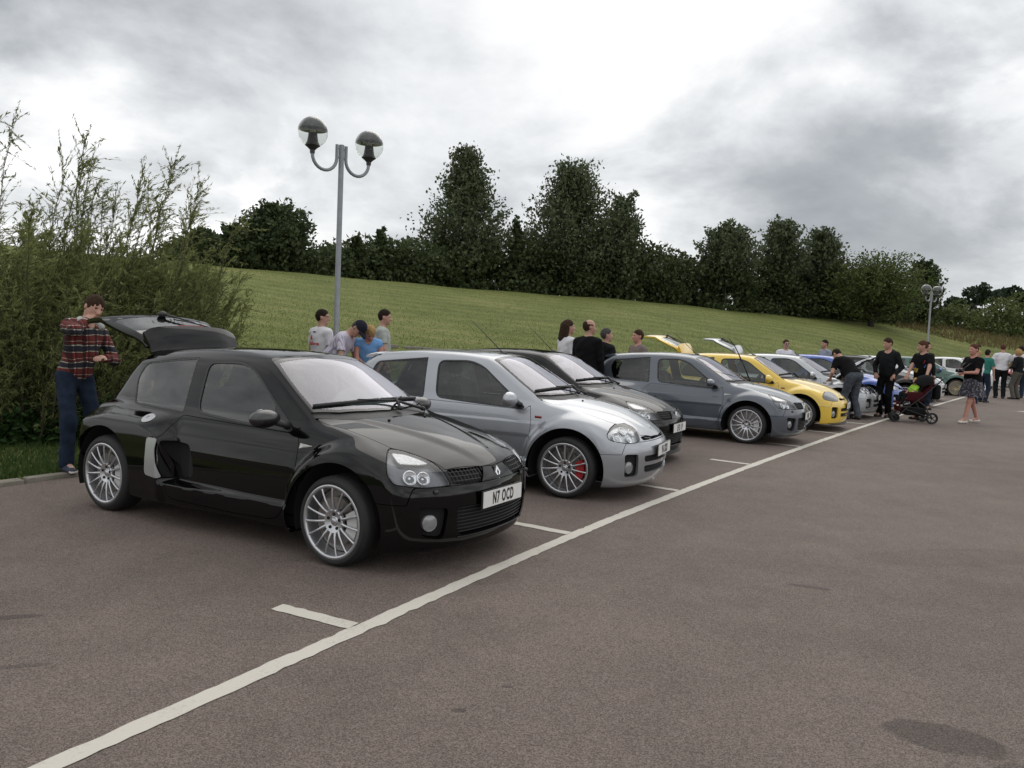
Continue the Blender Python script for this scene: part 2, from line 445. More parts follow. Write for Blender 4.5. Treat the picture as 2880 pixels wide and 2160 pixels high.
def glazing(name, tint, refl, rough=0.0, ior=1.5, rtint=(1, 1, 1), dirt=0.0):
    """thin pane: lets tinted light through and mirrors the sky by its angle; refl adds a coated base reflection"""
    m, nt, b = new_mat(name); N = nt.nodes; L = nt.links; N.remove(b)
    out = N['Material Output']
    tr = N.new('ShaderNodeBsdfTransparent'); tr.inputs[0].default_value = (*tint, 1)
    gl = N.new('ShaderNodeBsdfGlossy'); gl.inputs['Roughness'].default_value = rough; gl.inputs['Color'].default_value = (*rtint, 1)
    lw = N.new('ShaderNodeLayerWeight'); lw.inputs['Blend'].default_value = .5
    fr = N.new('ShaderNodeMath'); fr.operation = 'POWER'; fr.inputs[1].default_value = 4.5; L.new(lw.outputs['Facing'], fr.inputs[0]); refl = max(refl, .045)
    a = N.new('ShaderNodeMath'); a.operation = 'MULTIPLY_ADD'; a.inputs[1].default_value = 1.0 - refl; a.inputs[2].default_value = refl; a.use_clamp = True
    L.new(fr.outputs[0], a.inputs[0])
    mx = N.new('ShaderNodeMixShader'); L.new(a.outputs[0], mx.inputs[0]); L.new(tr.outputs[0], mx.inputs[1]); L.new(gl.outputs[0], mx.inputs[2])
    last = mx
    if dirt:
        df = N.new('ShaderNodeBsdfDiffuse'); df.inputs[0].default_value = (0.5, 0.5, 0.48, 1)
        tc = N.new('ShaderNodeTexCoord'); n = N.new('ShaderNodeTexNoise'); n.inputs['Scale'].default_value = 3.0; n.inputs['Detail'].default_value = 6
        L.new(tc.outputs['Object'], n.inputs['Vector'])
        mr = N.new('ShaderNodeMapRange'); mr.inputs['From Min'].default_value = 0.3; mr.inputs['From Max'].default_value = 0.8; mr.inputs['To Max'].default_value = dirt
        L.new(n.outputs['Fac'], mr.inputs['Value'])
        m2 = N.new('ShaderNodeMixShader'); L.new(mr.outputs[0], m2.inputs[0]); L.new(mx.outputs[0], m2.inputs[1]); L.new(df.outputs[0], m2.inputs[2]); last = m2
    L.new(last.outputs[0], out.inputs[0])
    MATS[name] = m; return m

M_TRIM = mat('black_plastic', (0.016, 0.016, 0.017), 0.5, bump=0.15, bscale=500)
M_GLOSSBLACK = mat('gloss_black', (0.008, 0.008, 0.009), 0.12, spec=0.5)
M_RUBBER = mat('rubber', (0.012, 0.012, 0.013), 0.75, bump=0.1, bscale=300, var=0.25, vscale=9)
M_TYRE = mat('tyre_rubber', (0.014, 0.014, 0.014), 0.7, bump=0.25, bscale=160, var=0.3, vscale=5)
M_WELL = mat('wheel_well', (0.008, 0.008, 0.008), 0.95)
M_DARK = mat('interior_dark', (0.02, 0.02, 0.022), 0.85, bump=0.1, bscale=150)
M_SEAT = mat('seat_leather', (0.03, 0.03, 0.032), 0.55, bump=0.15, bscale=90)
M_ALLOY = mat('alloy', (0.52, 0.53, 0.55), 0.34, metal=0.85, coat=0.4, coat_r=0.15, var=0.06, vscale=18)
M_ALLOYDARK = mat('alloy_shade', (0.10, 0.10, 0.11), 0.5, metal=0.6)
M_DISC = mat('brake_disc', (0.30, 0.29, 0.28), 0.35, metal=1.0)
M_CALSILVER = mat('caliper_silver', (0.55, 0.55, 0.54), 0.4, metal=0.3)
M_CALRED = mat('caliper_red', (0.32, 0.012, 0.015), 0.4, coat=0.5)
M_CHROME = mat('chrome', (0.78, 0.79, 0.8), 0.08, metal=1.0)
M_SATIN = mat('satin_silver', (0.42, 0.43, 0.44), 0.38, metal=0.7, coat=0.5)
M_WHITEPLATE = mat('plate_white', (0.74, 0.74, 0.72), 0.35, var=0.04, vscale=12)
M_PLATEINK = mat('plate_ink', (0.01, 0.01, 0.012), 0.4)
M_INDRED = mat('marker_red', (0.22, 0.015, 0.02), 0.2, coat=1.0)
M_INDCLEAR = mat('marker_clear', (0.42, 0.42, 0.40), 0.15, coat=1.0)
M_TAILRED = mat('tail_red', (0.25, 0.008, 0.01), 0.12, coat=1.0)
M_LAMPBACK = mat('lamp_back', (0.55, 0.56, 0.57), 0.3, metal=0.5)
M_LAMPGREY = mat('lamp_grey', (0.12, 0.125, 0.135), 0.35, metal=0.3)
M_LAMPBULB = mat('lamp_bulb', (0.80, 0.81, 0.83), 0.16, metal=0.55)
M_FOG = mat('fog_glass', (0.24, 0.245, 0.25), 0.2, metal=0.2, coat=1.0, var=.2, vscale=30)
M_RIB = mat('ribbed_lens', (0.50, 0.51, 0.51), 0.3, metal=0.2, coat=1.0, bump=1.0, bscale=70, var=.45, vscale=60)
M_ORANGE = mat('amber', (0.45, 0.12, 0.02), 0.2, coat=1)
G_SIDE = glazing('side_glass', (0.50, 0.55, 0.53), 0.06)
G_SIDEDARK = glazing('side_glass_tinted', (0.20, 0.24, 0.23), 0.085)
G_SCREEN = glazing('screen_glass', (0.62, 0.66, 0.64), 0.15, rtint=(0.93, 0.92, 1.0), dirt=0.02)
G_REAR = glazing('rear_glass', (0.42, 0.47, 0.45), 0.12)
G_LENS = glazing('lamp_lens', (0.95, 0.96, 0.97), 0.03)
G_GLOBE = glazing('globe_glass', (0.88, 0.90, 0.88), 0.04, dirt=0.06)
# ------------------------------------------------------------------ ground, markings, hill
CAMO = np.array([0, 0, CAM_H])
_R3 = np.array([list(_r2), list(_u2), list(_fw)])
def px_dir(x, y):
    """world direction seen at a point of the 2880x2160 photograph (used to survey where things stand)"""
    d = _R3[2] + (x - 1440) / 2220.9 * _R3[0] - (y - 1080) / 2220.9 * _R3[1]
    return d / np.linalg.norm(d)
def px_ground(x, y, z=0.0):
    d = px_dir(x, y); t = (z - CAM_H) / d[2]; return CAMO + t * d
def px_at(x, y, dist):
    """point at horizontal distance dist along the sight line"""
    d = px_dir(x, y); return CAMO + d * dist / math.hypot(d[0], d[1])
LINE = [(-5.0, -3.0), (-1.60, 2.747), (-.866, 3.989), (.562, 6.395), (1.936, 8.519), (8.367, 17.84), (13.94, 25.39), (22.5, 37.0), (34.5, 53.2), (60, 88)]
def path_sample(P, step=.5):
    P = np.array(P, float); d = np.r_[0, np.cumsum(np.linalg.norm(np.diff(P, axis=0), axis=1))]
    fx, fy = spl(list(zip(d, P[:, 0])), .8), spl(list(zip(d, P[:, 1])), .8)
    t = np.arange(0, d[-1], step); Q = np.stack([fx(t), fy(t)], 1)
    T = np.gradient(Q, axis=0); T /= np.linalg.norm(T, axis=1)[:, None]
    return t, Q, T, np.stack([-T[:, 1], T[:, 0]], 1)
LT, LQ, LTan, LN = path_sample(LINE)
KERB_S = 4.95
KQ = LQ + LN * KERB_S

def asphalt_mat():
    m, nt, b = new_mat('asphalt'); N = nt.nodes; L = nt.links
    tc = N.new('ShaderNodeTexCoord')
    def tex(scale, detail, rough, kind='ShaderNodeTexNoise'):
        n = N.new(kind); n.inputs['Scale'].default_value = scale
        if kind == 'ShaderNodeTexNoise': n.inputs['Detail'].default_value = detail; n.inputs['Roughness'].default_value = rough
        L.new(tc.outputs['Object'], n.inputs['Vector']); return n
    big = tex(.33, 6, .62); midn = tex(2.0, 6, .68); chip = tex(130, 4, .75); vor = tex(190, 0, 0, 'ShaderNodeTexVoronoi')
    r1 = N.new('ShaderNodeValToRGB'); e = r1.color_ramp.elements
    e[0].position = .3; e[0].color = (.078, .060, .050, 1); e[1].position = .72; e[1].color = (.228, .180, .154, 1)
    k = e.new(.5); k.color = (.140, .112, .098, 1)
    mixf = N.new('ShaderNodeMath'); mixf.operation = 'MULTIPLY_ADD'; mixf.inputs[1].default_value = .55
    a = N.new('ShaderNodeMath'); a.operation = 'MULTIPLY_ADD'; a.inputs[1].default_value = .45; L.new(chip.outputs['Fac'], a.inputs[0])
    sb = N.new('ShaderNodeMath'); sb.operation = 'MULTIPLY'; sb.inputs[1].default_value = .0; sb.inputs[0].default_value = 0; L.new(sb.outputs[0], a.inputs[2])
    L.new(vor.outputs['Distance'], mixf.inputs[0]); L.new(a.outputs[0], mixf.inputs[2])
    # aggregate: bright chips among dark binder
    vc = N.new('ShaderNodeSeparateColor'); L.new(vor.outputs['Color'], vc.inputs[0])
    ag = N.new('ShaderNodeMath'); ag.operation = 'MULTIPLY_ADD'; ag.inputs[1].default_value = .42; ag.inputs[2].default_value = .0; L.new(vc.outputs[0], ag.inputs[0])
    s1 = N.new('ShaderNodeMath'); s1.operation = 'MULTIPLY_ADD'; s1.inputs[1].default_value = .50; L.new(chip.outputs['Fac'], s1.inputs[0]); L.new(ag.outputs[0], s1.inputs[2])
    off = N.new('ShaderNodeMath'); off.operation = 'ADD'; off.inputs[1].default_value = .035; L.new(s1.outputs[0], off.inputs[0])
    L.new(off.outputs[0], r1.inputs[0])
    # broad tone
    mr = N.new('ShaderNodeMapRange'); mr.inputs['From Min'].default_value = .3; mr.inputs['From Max'].default_value = .7; mr.inputs['To Min'].default_value = .70; mr.inputs['To Max'].default_value = 1.26
    md = N.new('ShaderNodeMath'); md.operation = 'MULTIPLY_ADD'; md.inputs[1].default_value = .55
    md2 = N.new('ShaderNodeMath'); md2.operation = 'MULTIPLY'; md2.inputs[1].default_value = .45; L.new(midn.outputs['Fac'], md2.inputs[0])
    L.new(big.outputs['Fac'], md.inputs[0]); L.new(md2.outputs[0], md.inputs[2]); L.new(md.outputs[0], mr.inputs['Value'])
    mu = N.new('ShaderNodeMix'); mu.data_type = 'RGBA'; mu.blend_type = 'MULTIPLY'; mu.inputs[0].default_value = 1
    L.new(r1.outputs[0], mu.inputs[6]); L.new(mr.outputs[0], mu.inputs[7]); cur = mu.outputs[2]
    # oil and drip stains
    wob = tex(5.5, 4, .6)
    for (x, y, rx, ry, dark, ang) in ((1.90, 3.235, .24, .135, .62, -.35), (-2.62, 4.12, .16, .035, .6, .3), (-2.25, 3.53, .17, .025, .72, .3), (-.17, 3.30, .035, .02, .5, 0), (2.08, 5.26, .15, .035, .66, -.3), (.04, 3.55, .03, .015, .6, 0), (-.2, 5.2, .3, .2, .86, 0), (3.6, 6.2, .9, .25, .86, .2), (2.02, 3.0, .10, .05, .75, .4)):
        mp = N.new('ShaderNodeMapping'); mp.vector_type = 'TEXTURE'; mp.inputs['Location'].default_value = (x, y, 0); mp.inputs['Rotation'].default_value = (0, 0, ang); mp.inputs['Scale'].default_value = (rx, ry, 1)
        L.new(tc.outputs['Object'], mp.inputs['Vector'])
        ln = N.new('ShaderNodeVectorMath'); ln.operation = 'LENGTH'; L.new(mp.outputs[0], ln.inputs[0])
        ad = N.new('ShaderNodeMath'); ad.operation = 'MULTIPLY_ADD'; ad.inputs[1].default_value = .9; L.new(wob.outputs['Fac'], ad.inputs[0]); L.new(ln.outputs['Value'], ad.inputs[2])
        rg = N.new('ShaderNodeMapRange'); rg.interpolation_type = 'SMOOTHSTEP'; rg.inputs['From Min'].default_value = 1.32; rg.inputs['From Max'].default_value = 1.52; rg.inputs['To Min'].default_value = dark; rg.inputs['To Max'].default_value = 1
        L.new(ad.outputs[0], rg.inputs['Value'])
        m2 = N.new('ShaderNodeMix'); m2.data_type = 'RGBA'; m2.blend_type = 'MULTIPLY'; m2.inputs[0].default_value = 1
        L.new(cur, m2.inputs[6]); L.new(rg.outputs[0], m2.inputs[7]); cur = m2.outputs[2]
    L.new(cur, b.inputs['Base Color']); b.inputs['Roughness'].default_value = .86; b.inputs['Specular IOR Level'].default_value = .35
    bp = N.new('ShaderNodeBump'); bp.inputs['Strength'].default_value = .55; bp.inputs['Distance'].default_value = .006
    L.new(s1.outputs[0], bp.inputs['Height']); L.new(bp.outputs[0], b.inputs['Normal'])
    return m
def line_mat():
    m, nt, b = new_mat('road_paint'); N = nt.nodes; L = nt.links
    tc = N.new('ShaderNodeTexCoord')
    n = N.new('ShaderNodeTexNoise'); n.inputs['Scale'].default_value = 60; n.inputs['Detail'].default_value = 6; n.inputs['Roughness'].default_value = .7; L.new(tc.outputs['Object'], n.inputs['Vector'])
    n2 = N.new('ShaderNodeTexNoise'); n2.inputs['Scale'].default_value = 3; n2.inputs['Detail'].default_value = 5; L.new(tc.outputs['Object'], n2.inputs['Vector'])
    r = N.new('ShaderNodeValToRGB'); e = r.color_ramp.elements; e[0].position = .30; e[0].color = (.16, .13, .112, 1); e[1].position = .50; e[1].color = (.53, .50, .44, 1); k = e.new(.39); k.color = (.42, .39, .34, 1)
    ad = N.new('ShaderNodeMath'); ad.operation = 'MULTIPLY_ADD'; ad.inputs[1].default_value = .45; L.new(n2.outputs['Fac'], ad.inputs[0]); 
    mu = N.new('ShaderNodeMath'); mu.operation = 'MULTIPLY'; mu.inputs[1].default_value = .6; L.new(n.outputs['Fac'], mu.inputs[0]); L.new(mu.outputs[0], ad.inputs[2]); L.new(ad.outputs[0], r.inputs[0])
    L.new(r.outputs[0], b.inputs['Base Color']); b.inputs['Roughness'].default_value = .75
    bp = N.new('ShaderNodeBump'); bp.inputs['Strength'].default_value = .4; bp.inputs['Distance'].default_value = .004; L.new(n.outputs['Fac'], bp.inputs['Height']); L.new(bp.outputs[0], b.inputs['Normal'])
    return m
def grass_mat(name, c0, c1, c2, stripe=0.0, scale=1.0):
    m, nt, b = new_mat(name); N = nt.nodes; L = nt.links
    tc = N.new('ShaderNodeTexCoord')
    n1 = N.new('ShaderNodeTexNoise'); n1.inputs['Scale'].default_value = .22 * scale; n1.inputs['Detail'].default_value = 8; n1.inputs['Roughness'].default_value = .68; L.new(tc.outputs['Object'], n1.inputs['Vector'])
    mp = N.new('ShaderNodeMapping'); mp.inputs['Scale'].default_value = (.55, 1.6, 1); mp.inputs['Rotation'].default_value = (0, 0, R(20)); L.new(tc.outputs['Object'], mp.inputs['Vector'])
    n2 = N.new('ShaderNodeTexNoise'); n2.inputs['Scale'].default_value = 7 * scale; n2.inputs['Detail'].default_value = 6; n2.inputs['Roughness'].default_value = .7; L.new(mp.outputs[0], n2.inputs['Vector'])
    n3 = N.new('ShaderNodeTexNoise'); n3.inputs['Scale'].default_value = 60 * scale; n3.inputs['Detail'].default_value = 4; L.new(tc.outputs['Object'], n3.inputs['Vector'])
    def ma(op, a, k=None):
        n = N.new('ShaderNodeMath'); n.operation = op; L.new(a, n.inputs[0])
        if isinstance(k, (int, float)): n.inputs[1].default_value = k
        elif k is not None: L.new(k, n.inputs[1])
        return n.outputs[0]
    f = ma('ADD', ma('MULTIPLY', n1.outputs['Fac'], .40), ma('ADD', ma('MULTIPLY', n2.outputs['Fac'], .40), ma('MULTIPLY', n3.outputs['Fac'], .20)))
    if stripe:
        # swathes left by the mower, following the slope
        mp2 = N.new('ShaderNodeMapping'); mp2.inputs['Rotation'].default_value = (0, 0, R(-12)); L.new(tc.outputs['Object'], mp2.inputs['Vector'])
        wv = N.new('ShaderNodeTexWave'); wv.wave_type = 'BANDS'; wv.bands_direction = 'Y'; wv.inputs['Scale'].default_value = .15; wv.inputs['Distortion'].default_value = 2.2; wv.inputs['Detail'].default_value = 3; wv.inputs['Detail Scale'].default_value = .6
        L.new(mp2.outputs[0], wv.inputs['Vector']); f = ma('ADD', f, ma('MULTIPLY', ma('SUBTRACT', wv.outputs['Fac'], .5), stripe))
    r = N.new('ShaderNodeValToRGB'); L.new(f, r.inputs[0]); e = r.color_ramp.elements
    e[0].position = .36; e[0].color = (*c0, 1); e[1].position = .64; e[1].color = (*c2, 1); k = e.new(.5); k.color = (*c1, 1)
    L.new(r.outputs[0], b.inputs['Base Color']); b.inputs['Roughness'].default_value = .9; b.inputs['Specular IOR Level'].default_value = .15
    bp = N.new('ShaderNodeBump'); bp.inputs['Strength'].default_value = .6; bp.inputs['Distance'].default_value = .06
    L.new(ma('ADD', n2.outputs['Fac'], ma('MULTIPLY', n3.outputs['Fac'], .4)), bp.inputs['Height']); L.new(bp.outputs[0], b.inputs['Normal'])
    return m
M_ASPH = asphalt_mat(); M_LINE = line_mat()
M_HILL = grass_mat('hill_grass', (.070, .095, .024), (.128, .148, .042), (.222, .216, .080), .06)
M_VERGE = grass_mat('verge_grass', (.028, .05, .012), (.045, .078, .017), (.075, .10, .03), 0, 2.0)
M_KERB = mat('kerb_concrete', (.20, .185, .15), .9, bump=.5, bscale=40, var=.35, vscale=7)
M_STONE = mat('wall_stone', (.17, .155, .125), .95, bump=.6, bscale=30, var=.45, vscale=4)

# far ground sheet
g = Geo(); g.add([(-1500, -1500, -.35), (1500, -1500, -.35), (1500, 1500, -.35), (-1500, 1500, -.35)], [[0, 1, 2, 3]]); tag(g.build('ground', M_VERGE), kind='structure')
# car park surface, bounded by the kerb line behind the bays
kp = [tuple(q) for q in KQ[::2]]
g = Geo(); poly = [(-9.3, -60)] + [(kp[0][0] - 2, kp[0][1] - 6)] + kp + [(260, 88), (260, -60)]
g.add([(x, y, 0) for x, y in poly], [list(range(len(poly)))][::1]); me = g.mesh('car_park')
import bmesh
bm = bmesh.new(); bm.from_mesh(me); bmesh.ops.triangulate(bm, faces=bm.faces); bm.normal_update()
for f_ in bm.faces:
    if f_.normal.z < 0: f_.normal_flip()
bm.to_mesh(me); bm.free()
tag(put('car_park', me, M_ASPH), kind='structure')
# painted lines
rng = np.random.default_rng(3)
def strip(name, Q, Nn, w, z=.004, jit=.004):
    n = len(Q); a = Q + Nn * (w / 2 + rng.normal(0, jit, n)[:, None]); b = Q - Nn * (w / 2 + rng.normal(0, jit, n)[:, None])
    V = [(x, y, z) for x, y in a] + [(x, y, z) for x, y in b]; F = [[k + 1, k, n + k, n + k + 1] for k in range(n - 1)]
    g = Geo(); g.add(V, F); return g.mesh(name)
t2, q2, tt2, nn2 = path_sample(LINE, .06)
lo = 20; tag(put('bay_front_line', strip('bay_front_line', q2[lo:], nn2[lo:], .102), M_LINE), kind='structure')
def at_line(x, y):
    k = np.argmin(((q2 - np.array([x, y])) ** 2).sum(1)); return k
tbase = [(-.78, 4.21), (.52, 6.43), (1.87, 8.45), (3.26, 10.6), (4.53, 12.83), (6.07, 14.99)]
while tbase[-1][1] < 60:
    k = at_line(*tbase[-1]); k2 = min(k + int(2.6 / .06), len(q2) - 1); tbase.append(tuple(q2[k2]))
    if k2 == len(q2) - 1: break
for i, (x, y) in enumerate(tbase):
    k = at_line(x, y); n = nn2[k]; d = np.array([-.86, .42]) if i == 0 else n; d = d / np.linalg.norm(d)
    s = np.linspace(.055, .60, 12); Q = q2[k] + d[None] * s[:, None]; Nn = np.repeat(np.array([[-d[1], d[0]]]), 12, 0)
    tag(put('bay_divider', strip('bay_divider', Q, Nn, .10, .004 if i else .004), M_LINE), kind='structure')
# kerb stones along the back of the bays
kt, kq, ktan, kn = path_sample([tuple(q) for q in KQ[::3]], .46)
kroot = empty('kerb'); tag(kroot, kind='structure')
g = Geo(); g.box((0, 0, .0), (.900, .125, .15), bev=.018); kme = g.smooth_mesh('kerb_stone'); kme.materials.append(M_KERB)
kk = 0
for k in range(1, len(kq) - 1, 2):
    if kq[k][1] < 1 or kq[k][1] > 60 or kk > 90: continue
    o = bpy.data.objects.new('kerb_stone', kme); o.parent = kroot; o.location = (*(kq[k] + kn[k] * .06 + rng.normal(0, .006, 2)), -.028 + rng.normal(0, .006))
    o.rotation_euler = (rng.normal(0, .02), rng.normal(0, .01), math.atan2(ktan[k][1], ktan[k][0]) + rng.normal(0, .012)); COL.objects.link(o); kk += 1

# hillside: ridge surveyed as (photo x, photo y, distance)
RIDGE = [(-2600, 640, 40), (-900, 640, 42), (0, 690, 44), (590, 745, 48), (900, 775, 52), (1180, 800, 56), (1440, 820, 60), (1830, 848, 66), (2060, 872, 72), (2300, 893, 82), (2560, 905, 95), (2880, 935, 110), (3600, 975, 130), (5200, 1000, 150)]
_rp = np.array([px_at(*r) for r in RIDGE]); _raz = np.arctan2(_rp[:, 0], _rp[:, 1])
f_dr = spl(list(zip(_raz, np.hypot(_rp[:, 0], _rp[:, 1]))), .05); f_zr = spl(list(zip(_raz, _rp[:, 2])), .05)
def kerb_dist(az):
    d = np.stack([np.sin(az), np.cos(az)], -1); P = np.concatenate([[KQ[0] + (KQ[0] - KQ[1]) * 60], KQ[::2]]) + 0.0
    out = np.full(len(az), 1e9)
    for a, b in zip(P[:-1], P[1:]):
        e = b - a; den = d[:, 0] * e[1] - d[:, 1] * e[0]
        t = (a[0] * e[1] - a[1] * e[0]) / np.where(abs(den) < 1e-9, 1e-9, den); u = (a[0] * d[:, 1] - a[1] * d[:, 0]) / np.where(abs(den) < 1e-9, 1e-9, den)
        ok = (t > .5) & (u >= 0) & (u <= 1); out = np.where(ok, np.minimum(out, t), out)
    return out
AZ = np.linspace(R(-80), R(60), 241); DK = np.minimum(kerb_dist(AZ), f_dr(AZ) * .62)
_k = np.ones(5) / 5; DK = np.convolve(np.pad(DK, 2, mode='edge'), _k, mode='valid')
def terrain_z(x, y):
    x, y = np.asarray(x, float), np.asarray(y, float); az = np.clip(np.arctan2(x, y), R(-80), R(60)); d = np.hypot(x, y)
    dk = np.interp(az, AZ, DK); dr = f_dr(az); zr = f_zr(az); k2 = dk + 3.6; u = np.clip((d - k2) / (dr - k2), 0, 1)
    z = .03 + (zr - .03) * (.82 * u + .18 * u * u * (3 - 2 * u)) - .3 * np.clip(u - .0, 0, .03) / .03 * 0
    z = z + (.05 * np.sin(x * .21 + 1) * np.cos(y * .17) + .03 * np.sin(x * .6 + y * .45)) * sstep(.05, .3, u)
    return z - sstep(0, 60, d - dr) * 1.2
# radial rings from the kerb to beyond the ridge
us = np.concatenate([np.linspace(0, .12, 14)[:-1], np.linspace(.12, 1.0, 60), np.linspace(1.05, 2.6, 16)])
V = []; 
for a, dk in zip(AZ, DK):
    dr = float(f_dr(a)); dd = dk + (dr - dk) * us + .12 * (us == 0)
    xx, yy = dd * math.sin(a), dd * math.cos(a); V.append(np.stack([xx, yy, terrain_z(xx, yy) + np.where(us == 0, 0, 0)], 1))
V = np.array(V); na, nu = V.shape[:2]; idx = np.arange(na * nu).reshape(na, nu)
F = np.stack([idx[:-1, :-1].ravel(), idx[:-1, 1:].ravel(), idx[1:, 1:].ravel(), idx[1:, :-1].ravel()], 1)
# outer skirt of land behind the ridge
tag(put('hillside', mesh_np('hillside', V.reshape(-1, 3), F[:, ::-1]), M_HILL), kind='structure')
def ground_at(x, y): return float(terrain_z(np.array([x]), np.array([y]))[0])
# ------------------------------------------------------------------ hatchback body as a smooth solid (metres; origin under the front axle, x forward, y left)
WB = 2.532
class Hatch:
    def __init__(s, ph):
        s.ph = ph
        s.P = spl([(-3.2, .76), (-2.7, .79), (-2.3, .79), (-1.7, .80), (-1.0, .80), (-.5, .79), (-.2, .777), (.2, .757), (.5, .72), (.9, .65)], .08)
        s.Vt = spl([(.05, -.05), (.16, -.02), (.28, .004), (.45, .008), (.6, 0), (.75, -.018), (.85, -.042), (.95, -.085), (1.1, -.16)], .04)
        if ph == 2:
            s.xf = spl([(.05, .66), (.13, .72), (.18, .765), (.25, .795), (.33, .808), (.45, .815), (.53, .81), (.58, .80), (.63, .78), (.69, .745), (.75, .67), (.85, .5), (1.1, 0)], .012)
            s.zc = spl([(.85, .60), (.80, .652), (.74, .70), (.65, .745), (.5, .80), (.3, .86), (.0, .925), (-.2, .958), (-.4, .98), (-.7, .985), (-2.6, .95), (-3.1, .90)], .04)
        else:
            s.xf = spl([(.05, .66), (.13, .72), (.18, .755), (.25, .78), (.33, .79), (.45, .795), (.53, .787), (.58, .77), (.63, .74), (.69, .69), (.75, .61), (.85, .45), (1.1, 0)], .02)
            s.zc = spl([(.85, .56), (.80, .605), (.74, .655), (.65, .71), (.5, .78), (.3, .85), (.0, .92), (-.2, .956), (-.4, .98), (-.7, .985), (-2.6, .95), (-3.1, .90)], .05)
        s.cr = spl([(.9, .26), (.6, .22), (.3, .15), (-.2, .10), (-.6, .10), (-3, .1)], .1)
        s.Ro = spl([(-.6, .82), (0, .76), (.35, .72), (.8, .67), (1.1, .61), (1.4, .575), (1.75, .55), (2.3, .53), (3.2, .50), (3.6, .48)], .15)
        s.xr = spl([(.05, -2.9), (.2, -2.98), (.4, -3.02), (.6, -3.005), (.8, -2.965), (.9, -2.93), (1.0, -2.86), (1.2, -2.715), (1.35, -2.575), (1.5, -2.42)], .03)
        s.gb = spl([(0, .675), (-.3, .70), (-.6, .715), (-1.2, .727), (-1.8, .72), (-2.3, .695), (-2.7, .65), (-3.1, .58)], .1)
        s.zr = spl([(0, 1.12), (-.5, 1.24), (-.7, 1.30), (-.86, 1.358), (-1.1, 1.392), (-1.5, 1.412), (-1.9, 1.405), (-2.3, 1.375), (-2.6, 1.335), (-2.9, 1.28)], .08)
        s.zb = spl([(.9, .15), (.5, .14), (-.4, .17), (-2.2, .18), (-3.1, .22)], .1)
    def W(s, x, z):
        w = s.P(x) + s.Vt(z)
        # front wing blister round the wheel
        r = np.hypot(x, z - .305); a = np.arctan2(z - .305, x); a = np.where(a < -.6, a + 2 * np.pi, a); a = np.clip(a, -.6, 3.6)
        w = w + .092 * sstep(0, .10, s.Ro(a) - r) * sstep(-.62, -.40, x)
        # rear haunch with the intake step
        zs = sstep(.68, .80, z)
        x0 = -1.70 + .04 * zs; x1 = -1.79 - .33 * zs
        hA = sstep(0, 1, (x0 - x) / (x0 - x1)) * (1 - .2 * sstep(2.85, 3.15, -x))
        hB = 1 - sstep(.77, .885, z + .05 * sstep(2.55, 2.95, -x))
        w = w + .112 * hA * hB
        # deep sill
        w = w + (.028 + .06 * sstep(-.8, -1.75, x)) * (1 - sstep(.335, .375, z)) * (1 - hA) * (1 - sstep(-.5, -.3, x)) * sstep(-2.1, -1.8, x)
        # crease along the door
        w = w + .006 * sstep(.735, .715, z) * sstep(-1.9, -1.7, x) * (1 - sstep(-.5, -.2, x))
        return w
    def ridge(s, x, ay):
        # twin bonnet creases running from the badge to the screen pillars
        yl = .10 + .30 * np.clip((.75 - x) / .95, 0, 1.2)
        return .014 * sstep(.05, -.05, ay - yl) * sstep(.78, .60, x)
    def lower(s, x, y, z):
        ay = np.abs(y)
        top = (z - (s.zc(x) - s.cr(x) * ay * ay + s.ridge(x, ay))) * .96
        side = ay - s.W(x, z)
        f = smax(side, top, .085)
        front = (x - (s.xf(z) - .29 * ay ** 2 - .26 * ay ** 4)) * .93
        f = smax(f, front, .07 if s.ph == 2 else .11)
        rear = ((s.xr(z) + .10 * ay ** 2 + .07 * ay ** 4) - x) * .97
        f = smax(f, rear, .07)
        return smax(f, s.zb(x) - z, .035)
    def upper(s, x, y, z):
        ay = np.abs(y); dz = z - .88
        gs = (ay - (s.gb(x) - .33 * dz - .17 * dz * dz)) * .94
        f = smax(gs, z - (s.zr(x) - .11 * ay * ay), .10)
        ws = (x - (-.19 - 1.77 * (z - .965) - .42 * ay * ay)) / 2.03
        f = smax(f, ws, .05)
        rear = ((s.xr(z) + .16 * ay ** 2 + .22 * ay ** 4) - x) * .85
        f = smax(f, rear, .09)
        return smax(f, .6 - z, .02)
    def __call__(s, x, y, z):
        return smin(s.lower(x, y, z), s.upper(x, y, z), .03)
